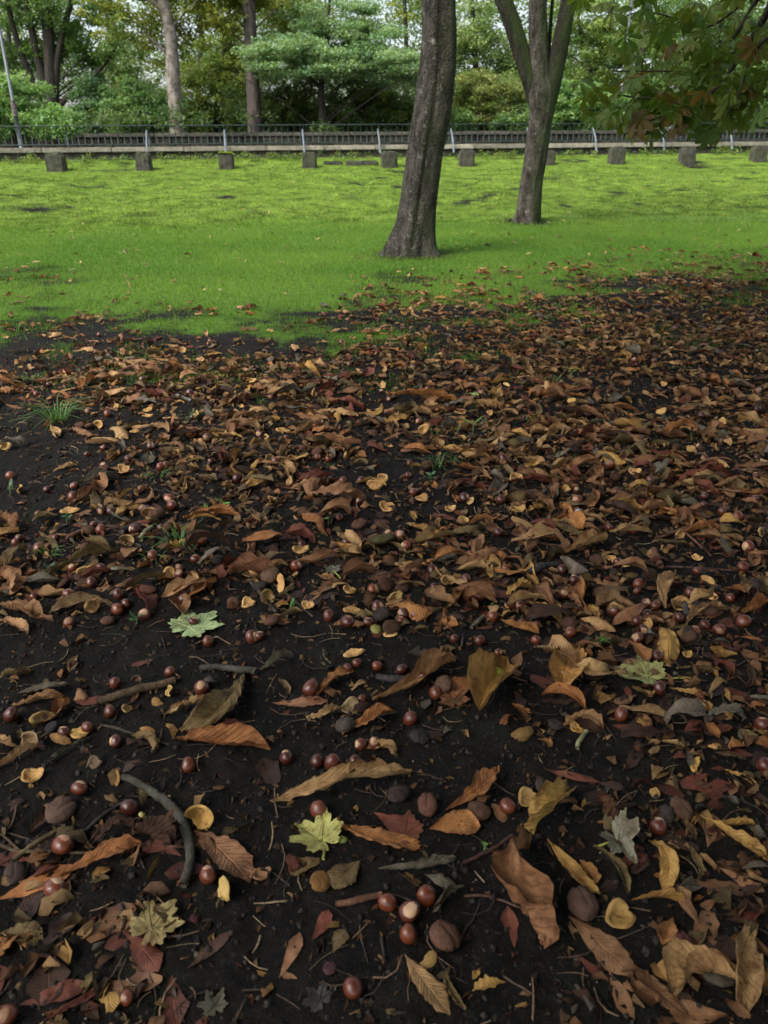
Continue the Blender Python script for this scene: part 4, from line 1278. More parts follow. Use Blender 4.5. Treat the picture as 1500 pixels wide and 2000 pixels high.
SHW = {'flat': 'flat', 'boat': 'boat-shaped folded', 'roll': 'rolled-up', 'cres': 'crescent-curved', 'hook': 'hooked curling', 'curl': 'arching', 'crum': 'crumpled',
       'dome': 'humped', 'twist': 'twisted', 'wet': 'wet flattened', 'up': 'upright', 'torn': 'torn'}
CO = {
    'tan': ((0.33, 0.205, 0.092), 'tan'), 'ochre': ((0.36, 0.215, 0.065), 'ochre'), 'brown': ((0.215, 0.112, 0.054), 'brown'), 'orange': ((0.29, 0.130, 0.045), 'orange-brown'),
    'red': ((0.125, 0.040, 0.024), 'reddish brown'), 'dark': ((0.050, 0.026, 0.016), 'dark brown'), 'grey': ((0.125, 0.112, 0.082), 'grey'), 'olive': ((0.135, 0.098, 0.042), 'olive brown'),
    'pale': ((0.36, 0.25, 0.115), 'pale straw'), 'green': ((0.24, 0.30, 0.10), 'yellow-green'),
}
def jitter(c, rng, a=0.14):
    k = rng.uniform(1 - a, 1 + a)
    return tuple(min(0.8, max(0.004, q * k * rng.uniform(0.95, 1.05))) for q in c)

ITEMS = []          # everything lying on the ground that needs a label of its own
def item(o, noun, look, cat, group, label=None, size=1.0):
    ITEMS.append(dict(o=o, noun=noun, look=look, cat=cat, group=group, label=label, size=size))
    return o

LR = np.random.default_rng(601)
def place_leaf(x0, y0, x1, y1, wr, col, shape, label=None, lift=0.004, prof=0, nu=26, nv=11):
    a, b = ground(x0, y0), ground(x1, y1)
    d = Vector((b.x - a.x, b.y - a.y))
    d *= .93; b = Vector((a.x + d.x, a.y + d.y, b.z))
    L = d.length
    la = 1.15 * math.hypot(x1 - x0, y1 - y0) * depth_of(a) / F      # steep-looking leaves rise from the ground rather than run away
    if L > la and shape != 'wet':
        d *= la / L; b = Vector((a.x + d.x, a.y + d.y, b.z)); L = la
    p = [q * LR.uniform(0.8, 1.2) for q in SH[shape]]
    sg = LR.choice([-1, 1])
    if shape in ('cres', 'hook'): sg = -1 if wr < 0 else 1
    wr = abs(wr)
    v, f, u, C = leaf_shape(L, wr, LR, nu, nv, p[0], p[1], p[2] * sg, p[3], p[4] * LR.choice([-1, 1]), p[5], p[6], p[7], prof)
    ch = C[-1] - C[0]
    k = min(1.22, L / max(0.25 * L, math.hypot(ch[0], ch[1])))
    a0 = math.atan2(ch[1], ch[0])
    v = v * k
    ca, sa = math.cos(-a0), math.sin(-a0)
    v = v @ np.array([[ca, sa, 0], [-sa, ca, 0], [0, 0, 1]])
    # tilt about its own long axis and settle on the soil
    if shape != 'wet':
        t = LR.normal(0, .12) + (0.9 if shape == 'up' else 0)
        v[:, 1:] = v[:, 1:] @ np.array([[math.cos(t), math.sin(t)], [-math.sin(t), math.cos(t)]])
        lo = np.percentile(v[:, 2], 4)
        v[:, 2] += lift - lo
    rz = math.atan2(d.y, d.x)
    mid = np.array([a.x, a.y])
    ca, sa = math.cos(rz), math.sin(rz)
    wx = mid[0] + v[:, 0] * ca - v[:, 1] * sa; wy = mid[1] + v[:, 0] * sa + v[:, 1] * ca
    if shape == 'wet':
        v[:, 2] = height(wx, wy) - a.z + 0.0025 + np.clip(v[:, 2], 0, .004) + 0.002 * LR.uniform()
    else:
        # rest the leaf on the relief under its middle
        v[:, 2] += float(height((a.x + b.x) / 2, (a.y + b.y) / 2)) - a.z
    me = mesh_np("chestnut_leaf", v, f, M['leaf_wet' if shape == 'wet' else 'leaf'], u, smooth=True)
    o = add("chestnut_leaf", me, None, a, (0, 0, rz), None, jitter(CO[col][0], LR))
    size = 'large ' if L > 0.115 else 'small ' if L < 0.05 else ''
    item(o, "chestnut leaf", size + SHW[shape] + ' ' + CO[col][1], "leaf", "fallen chestnut leaves", label, L)
    return o

# --- maple leaves
def maple_outline(rng, ragged=0.0):
    th = np.linspace(-np.pi, np.pi, 97)[:-1]
    dirs = [0, .92, -.92, 1.85, -1.85]; lens = [1.0, .90, .90, .66, .66]; wid = [.50, .47, .47, .46, .46]
    r = np.full_like(th, 0.50)
    for d, l, w in zip(dirs, lens, wid):
        x = np.abs(th - d)
        r = np.maximum(r, 0.50 + (l - 0.50) * np.clip(1 - x / w, 0, 1) ** 0.85)
    r = np.where(np.abs(th) > 2.75, 0.50 - 0.38 * (np.abs(th) - 2.75) / 0.39, r)
    r = r * (1 + 0.07 * np.sign(np.sin(th * 19)) * np.abs(np.sin(th * 19)) ** .5 * (np.abs(th) < 2.6))
    r = r * (1 + ragged * (vnoise(th * 3 + rng.uniform(0, 9), th * 0 + 1, 3) - 0.5) * 2)
    return th, r

def maple_leaf(xc, yc, xt, yt, col, label, stalk=None, fold=0.2, crum=0.04, ragged=0.05, half=None, lift=0.006, wet=False):
    """xc,yc: where the stalk joins the blade; xt,yt: tip of the middle lobe"""
    a, b = ground(xc, yc), ground(xt, yt)
    L = math.hypot(b.x - a.x, b.y - a.y); rz = math.atan2(b.y - a.y, b.x - a.x)
    L = 0.70 * min(L, 1.15 * math.hypot(xt - xc, yt - yc) * depth_of(a) / F)
    th, r = maple_outline(LR, ragged)
    rings = np.linspace(0, 1, 9)[1:]
    V = [[0, 0, 0]]
    for q in rings:
        for t_, r_ in zip(th, r): V.append([math.cos(t_) * r_ * q * L, math.sin(t_) * r_ * q * L, 0])
    V = np.array(V)
    n = len(th)
    Fq = [[1 + i * n + j, 1 + (i + 1) * n + j, 1 + (i + 1) * n + (j + 1) % n, 1 + i * n + (j + 1) % n] for i in range(7) for j in range(n)]
    Fq += [[0, 1 + j, 1 + (j + 1) % n, 1 + (j + 2) % n] for j in range(0, n, 2)]
    def deform(V):
        V = V.copy()
        rad = np.hypot(V[:, 0], V[:, 1]); an = np.arctan2(V[:, 1], V[:, 0])
        z = fold * np.abs(V[:, 1]) - 0.25 * fold * np.maximum(V[:, 0], 0)
        z += 0.10 * rad * np.abs(np.sin(an * 3.3 + .3)) * (0.4 + fold)
        z += crum * L * 1.6 * (fbm(V[:, 0] / L * 5 + xc, V[:, 1] / L * 5 + yc, 9, 4) - 0.5)
        V[:, 2] += z
        if half:      # one side folded over
            m = V[:, 1] * half > 0
            V[m, 2] += np.abs(V[m, 1]) * 1.3; V[m, 1] *= 0.35
        return V
    W = deform(V)
    off = lift - np.percentile(W[:, 2], 5)
    W[:, 2] += off
    def seat(W):
        if wet:
            ca, sa = math.cos(rz), math.sin(rz)
            W[:, 2] = height(a.x + W[:, 0] * ca - W[:, 1] * sa, a.y + W[:, 0] * sa + W[:, 1] * ca) - a.z + 0.003 + np.clip(W[:, 2] * .15, 0, .004)
        return W
    W = seat(W)
    o = add("maple_leaf", mesh_np("maple_leaf", W, Fq, M['leaf_wet' if wet else 'maple'], np.stack([np.hypot(V[:, 0], V[:, 1]) / L, np.full(len(V), .4)], -1), smooth=True), None, a, (0, 0, rz), None, CO[col][0] if isinstance(col, str) else col)
    parts = []
    for d, l in zip((0, .92, -.92, 1.85, -1.85), (.93, .83, .83, .58, .58)):
        s = np.linspace(0.0, l * L, 14)
        p = np.stack([np.cos(d) * s, np.sin(d) * s, 0 * s], -1)
        p = deform(p); p[:, 2] += off; p = seat(p); p[:, 2] += 0.0006
        parts.append(tube(p, np.linspace(.0011, .0004, 14) * (L / .06) ** .5, 4, cap=False))
    v, f, u = merge(parts)
    bc = np.array(CO[col][0] if isinstance(col, str) else col)
    add("vein", mesh_np("vein", v, f, M['vein'], u), o, None, None, None, tuple(np.minimum(bc * (0.55 if bc[1] < .25 else 1.12), .8)))
    if stalk:
        pts = [np.zeros(3) + [0, 0, off]]
        for sx, sy in stalk:
            g = ground(sx, sy); dx, dy = g.x - a.x, g.y - a.y
            pts.append(np.array([dx * math.cos(-rz) - dy * math.sin(-rz), dx * math.sin(-rz) + dy * math.cos(-rz), g.z - a.z + 0.006]))
        P = smooth_path(pts, 12)
        v, f, u = tube(P, np.linspace(.0014, .0022, 12), 6)
        add("stalk", mesh_np("stalk", v, f, M['vein'], u, smooth=True), o, None, None, None, (0.27, 0.28, 0.07))
    item(o, "maple leaf", "", "leaf", "fallen maple leaves", label, L)
    return o

# --- conkers and husks
def ball(nu=12, nv=18):
    ph = np.linspace(0.0, np.pi, nu); th = np.linspace(0, 2 * np.pi, nv, endpoint=False)
    ph[0], ph[-1] = 0.02, np.pi - 0.02
    PH, TH = np.meshgrid(ph, th, indexing='ij')
    d = np.stack([np.sin(PH) * np.cos(TH), np.sin(PH) * np.sin(TH), np.cos(PH)], -1).reshape(-1, 3)
    f = grid_faces(nu, nv, True)
    k = np.arange(0, nv, 2)
    # close the poles with fans of quads
    v2 = np.vstack([d, [0, 0, 1.0], [0, 0, -1.0]])
    n0, n1 = len(d), len(d) + 1
    o = (nu - 1) * nv
    f = np.vstack([f, np.stack([np.full(len(k), n0), k, (k + 1) % nv, (k + 2) % nv], -1), np.stack([np.full(len(k), n1), o + (k + 2) % nv, o + (k + 1) % nv, o + k], -1)])
    return v2, f

def conker_variant(seed):
    r = np.random.default_rng(seed)
    sx, sy, sz = r.uniform(.90, 1.12), r.uniform(.80, 1.0), r.uniform(.70, .90)
    fd = r.normal(size=3); fd /= np.linalg.norm(fd)
    fl = r.uniform(0.08, 0.30)
    def deform(d):
        k = 1 + 0.05 * np.sin(d[:, 0] * 2.3 + seed) * np.cos(d[:, 1] * 2 + seed) - fl * np.clip(d @ fd, 0.35, 1) + fl * 0.35 + 0.10 * (vnoise(d[:, 0] * 1.6 + seed, d[:, 1] * 1.6 + d[:, 2], 4) - .5)
        return d * k[:, None] * np.array([sx, sy, sz])
    v, f = ball(13, 20)
    body = mesh_np("conker", deform(v) * 0.5, f, M['conker'], smooth=True)
    # the pale scar: a wobbly cap just proud of the skin
    n = 20; A = r.uniform(0.55, 0.80)
    th = np.linspace(0, 2 * np.pi, n, endpoint=False)
    wob = 1 + 0.12 * np.sin(2 * th + seed) + 0.10 * np.sin(3 * th + 2 * seed) + r.normal(0, .03, n)
    d, rows = [], 5
    for i in range(rows):
        ph = A * wob * (i + 0.35) / (rows - 0.65)
        d.append(np.stack([np.sin(ph) * np.cos(th), np.sin(ph) * np.sin(th), np.cos(ph)], -1))
    d = np.vstack(d); lift = np.concatenate([np.full(n, 1.014 - 0.016 * (i / (rows - 1)) ** 3) for i in range(rows)])
    cv = deform(d) * 0.5 * lift[:, None]
    cf = grid_faces(rows, n, True)
    c = len(cv); cv = np.vstack([cv, deform(np.array([[0, 0, 1.0]])) * 0.5 * 1.014])
    k = np.arange(0, n, 2)
    cf = np.vstack([cf, np.stack([np.full(len(k), c), k, (k + 1) % n, (k + 2) % n], -1)])
    return body, mesh_np("scar", cv, cf, M['hilum'], smooth=True)
CONK = [conker_variant(700 + k) for k in range(8)]
CR = np.random.default_rng(703)
def conker_at(p, size, scar=None, label=None, tone=None, sink=0.08, noun="conker"):
    """scar: 'u' up to the camera, 'l'/'r'/'t' turned that way, None hidden below"""
    body, cap = CONK[CR.integers(8)]
    tone = tone if tone is not None else CR.uniform(0, 1)
    c = np.array((0.048, 0.011, 0.007)) * (1 - tone) + np.array((0.150, 0.038, 0.013)) * tone
    vec = {'u': (CR.normal(0, .15), -.45, 1.0), 't': (CR.normal(0, .2), .5, .8), 'l': (-.9, -.3, .35), 'r': (.9, -.3, .45), 'f': (CR.normal(0, .2), -1, .25), None: (CR.normal(), CR.uniform(0.4, 1), -.6)}[scar]
    rot = (Vector(vec).normalized().to_track_quat('Z', 'Y').to_matrix() @ Matrix.Rotation(CR.uniform(0, 6.28), 3, 'Z')).to_euler()
    o = add("conker", body, None, (p[0], p[1], p[2] + size * (0.46 - sink)), rot, (size, size, size), c)
    h = add("scar", cap, o, color=jitter((0.36, 0.225, 0.135) if CR.uniform() < .75 else (0.20, 0.11, 0.06), CR, .15))
    look = ("glossy " if tone > .35 else "dark ") + ("reddish " if tone > .7 else "")
    item(o, "conker", look.strip(), "conker", "fallen conkers", label, size)
    if scar: ITEMS[-1]['look'] = (look + "pale-scarred").strip()
    return o
def conker(px, py, d, scar=None, label=None, tone=None):
    g = ground(px, py + d * 0.30)
    return conker_at(g, .93 * d * depth_of(g) / F, scar, label, tone)

def husk_variant(seed):
    r = np.random.default_rng(seed)
    v, f = ball(17, 28)
    k = 1 + 0.26 * (fbm(v[:, 0] * 2 + seed, v[:, 1] * 2 + v[:, 2], 5, 3) - 0.5)
    k = k - 0.16 * np.exp(-(v[:, 1] / .10) ** 2) * (v[:, 0] > -.2)       # the seam where it splits
    k[r.choice(len(v), 34, replace=False)] *= 1.055            # stubs of the worn spines
    v = v * k[:, None] * np.array([r.uniform(.95, 1.12), r.uniform(.9, 1.05), r.uniform(.66, .85)]) * 0.5
    return mesh_np("husk", v, f, M['husk'], smooth=True)
HUSK = [husk_variant(720 + k) for k in range(4)]
def husk_at(p, size, label=None, col=None, noun="husk", look="whole matte brown", flat=1.0):
    c = col if col is not None else jitter((0.070, 0.038, 0.025), CR, .35)
    o = add("chestnut_husk", HUSK[CR.integers(4)], None, (p[0], p[1], p[2] + size * .36 * flat), (CR.normal(0, .3), CR.normal(0, .3), CR.uniform(0, 6.28)), (size, size, size * flat), c)
    return item(o, "chestnut husk", look, "husk", "whole chestnut husks", label, size)
def husk(px, py, d, label=None, col=None, look="whole matte brown", flat=1.0):
    g = ground(px, py + d * .3)
    return husk_at(g, d * depth_of(g) / F, label, col, look=look, flat=flat)

def shell_variant(seed, A, lx, ly):
    """a split piece of husk: outer skin, and the thick pale lining with its rim"""
    r = np.random.default_rng(seed)
    n, rows = 22, 7
    th = np.linspace(0, 2 * np.pi, n, endpoint=False)
    wob = 1 + .16 * np.sin(2 * th + seed) + .12 * np.sin(3 * th + seed * 2) + r.normal(0, .07, n)
    def surf(R_, k0):
        d = []
        for i in range(rows):
            ph = A * wob * (i + .3) / (rows - .7)
            d.append(np.stack([R_ * np.sin(ph) * np.cos(th) * lx, R_ * np.sin(ph) * np.sin(th) * ly, -R_ * np.cos(ph) + k0], -1))
        return np.vstack(d)
    R0 = 0.5 / math.sin(min(A, np.pi / 2))
    k0 = R0
    out = surf(R0, k0); inn = surf(R0 * 0.80, k0 + 0.0)
    inn = inn + (vnoise(inn[:, 0] * 9 + seed, inn[:, 1] * 9, 3)[:, None] - .5) * np.array([.05, .05, .12])
    k = np.arange(0, n, 2)
    f = grid_faces(rows, n, True)
    fan = lambda c: np.stack([np.full(len(k), c), k, (k + 1) % n, (k + 2) % n], -1)
    ov = np.vstack([out, [0, 0, k0 - R0]])
    outer = mesh_np("chestnut_shell", ov, np.vstack([f, fan(len(out))]), M['husk'], smooth=True)
    rim = out[(rows - 1) * n:] * np.array([1, 1, 1.0]) + np.array([0, 0, .004])
    iv = np.vstack([inn, [0, 0, k0 - R0 * .80], rim])
    o = (rows - 1) * n; b = len(inn) + 1; j = np.arange(n)
    rf = np.stack([o + j, b + j, b + (j + 1) % n, o + (j + 1) % n], -1)
    return outer, mesh_np("lining", iv, np.vstack([f, fan(len(inn)), rf]), M['lining'], smooth=True)
SHELL = [shell_variant(740 + k, a, lx, ly) for k, (a, lx, ly) in enumerate(((.80, 1.15, .8), (.70, 1.2, .72), (1.05, 1.0, .85), (.62, 1.2, .60), (1.25, 1.05, .9), (.72, 1.1, .7)))]
def shell_at(p, size, face='u', label=None, col=(0.30, 0.175, 0.06), outc=(0.060, 0.034, 0.022), rz=None, which=None):
    i = which if which is not None else CR.integers(6)
    vec = {'u': (CR.normal(0, .18), -.30 + CR.normal(0, .15), 1.0), 'f': (CR.normal(0, .3), -1, .45), 'b': (CR.normal(0, .2), .6, -.8), 's': (CR.choice([-1, 1]) * .8, -.4, .5)}[face]
    q = Vector(vec).normalized().to_track_quat('Z', 'Y').to_matrix()
    rot = (q @ Matrix.Rotation(CR.uniform(-.5, .5) if rz is None else rz, 3, 'Z')).to_euler()
    k = .06 if face == 'u' else .30 if face in 'fs' else .32
    o = add("chestnut_shell", SHELL[i][0], None, (p[0], p[1], p[2] + size * k - .001), rot, (size, size, size), jitter(outc, CR, .3))
    add("lining", SHELL[i][1], o, color=jitter(col, CR, .22))
    look = {'u': "open cup-side-up tan", 'f': "half-open tan-lined", 'b': "upturned brown", 's': "tilted tan-lined"}[face]
    return item(o, "piece of chestnut shell", look, "shell", "split chestnut shells", label, size)
def shell(px, py, d, face='u', label=None, col=(0.30, 0.175, 0.06), outc=(0.060, 0.034, 0.022), rz=None, which=None):
    g = ground(px, py + d * .12)
    return shell_at(g, .84 * d * depth_of(g) / F, face, label, col, outc, rz, which)

# --- twigs
TWN = [0]
def twig(pts, w, col, label=None, lift=.3, rough=.08, noun="twig", side=None):
    g = [ground(a, b) for a, b in pts]
    base = g[0]
    ws = w if isinstance(w, (list, tuple)) else (w, w * .75)
    n = max(8, 5 * len(pts))
    rad = np.interp(np.linspace(0, 1, n), np.linspace(0, 1, len(ws)), [0.5 * q * depth_of(base) / F for q in ws])
    P = smooth_path([np.array(q - base) for q in g], n)
    P[:, 2] = height(P[:, 0] + base.x, P[:, 1] + base.y) - base.z
    P[:, 2] = np.convolve(np.pad(P[:, 2], 3, 'edge'), np.ones(7) / 7, 'valid') + rad * .85 + 0.0015
    wobble = LR.normal(0, 1, (n, 3)) * rad[:, None] * np.array([.09, .09, .05]); P += wobble
    v, f, u = tube(P, rad, 10, rough, TWN[0])
    TWN[0] += 1
    o = add("twig", mesh_np("twig", v, f, M['twig'], u, smooth=True), None, base, color=jitter(col, LR, .15))
    if side:
        for s_pts, sw in side:
            gg = [np.array(ground(a, b) - base) + np.array([0, 0, .006]) for a, b in s_pts]
            Q = smooth_path(gg, 9)
            v, f, u = tube(Q, np.linspace(.5 * sw, .25 * sw, 9) * depth_of(base) / F, 7, .15, 9)
            add("side_shoot", mesh_np("side_shoot", v, f, M['twig'], u, smooth=True), o, color=jitter(col, LR, .15))
    item(o, noun, ("thick " if ws[0] > 11 else "thin ") + ("grey" if col[2] > .05 else "reddish brown" if col[0] > 1.7 * col[2] and col[0] > .08 else "dark"), "twig", "fallen twigs", label, .1)
    return o

# --- grass tufts and seedlings among the litter
def tuft(px, py, wpx, n, label, col=(0.040, 0.095, 0.016), hgt=.8):
    g = ground(px, py)
    R_ = 0.5 * wpx * depth_of(g) / F
    parts, T = [], []
    for _ in range(n):
        a = LR.uniform(0, 6.283); r = R_ * .35 * LR.uniform() ** .5
        b = np.array([math.cos(a) * r, math.sin(a) * r * .8, 0.])
        h = R_ * LR.uniform(.25, .85) * hgt; ln = R_ * LR.uniform(.4, 1.3)
        da = a + LR.normal(0, .6)
        P = smooth_path([b, b + [math.cos(da) * ln * .35, math.sin(da) * ln * .35, h * .8], b + [math.cos(da) * ln, math.sin(da) * ln, h * LR.uniform(.5, 1.0)]], 5)
        sd = np.array([-math.sin(da + LR.normal(0, .5)), math.cos(da), 0]); w = LR.uniform(.0008, .0017) * (1 + R_ * 5)
        wv = np.array([.8, 1., .9, .6, .05])[:, None] * w
        v = np.stack([P - sd * wv, P + sd * wv], 1).reshape(-1, 3)
        parts.append((v, grid_faces(5, 2), v[:, :2] * 0))
        c = np.array(col) * LR.uniform(.65, 1.5) * np.array([LR.uniform(.9, 1.3), 1, 1])
        T.append(np.tile(c, (4, 1)))
    v, f, u = merge(parts)
    o = add("grass_tuft", mesh_np("grass_tuft", v, f, M['tuft'], u, tint=np.vstack(T)), None, g)
    item(o, "grass tuft", "green", "grass", "grass tufts in the leaf litter", label, .1)
def seedling(px, py, hpx, label, nleaf=2, col=(0.085, 0.20, 0.03)):
    g = ground(px, py)
    h = hpx * depth_of(g) / F * 1.1
    o = empty("seedling", g)
    v, f, u = tube(smooth_path([(0, 0, -.003), (.003, 0, h * .35), (.002, .004, h * .6)], 5), [.0014] * 5, 5)
    add("stem", mesh_np("stem", v, f, M['tuft'], u, tint=np.tile((.10, .17, .05), (len(f), 1))), o)
    for k in range(nleaf):
        a = LR.uniform(0, 6.28) if nleaf != 2 else math.pi * k + LR.uniform(-.6, .6)
        v, f, u, C = leaf_shape(h * LR.uniform(.55, .8), .45, LR, 7, 5, .3, .2, .1, -.5, .2, .01, .01, .03, 1)
        e = np.array(Euler((0, -LR.uniform(.25, 1.1), a)).to_matrix())
        add("leaf", mesh_np("leaf", v @ e.T + np.array([.002, .002, h * (.6 if k < 2 else .35)]), f, M['tuft'], u, tint=np.tile(np.array(col) * LR.uniform(.75, 1.25), (len(f), 1)), smooth=True), o)
    item(o, "seedling", "bright green", "seedling", "green seedlings", label, .1)

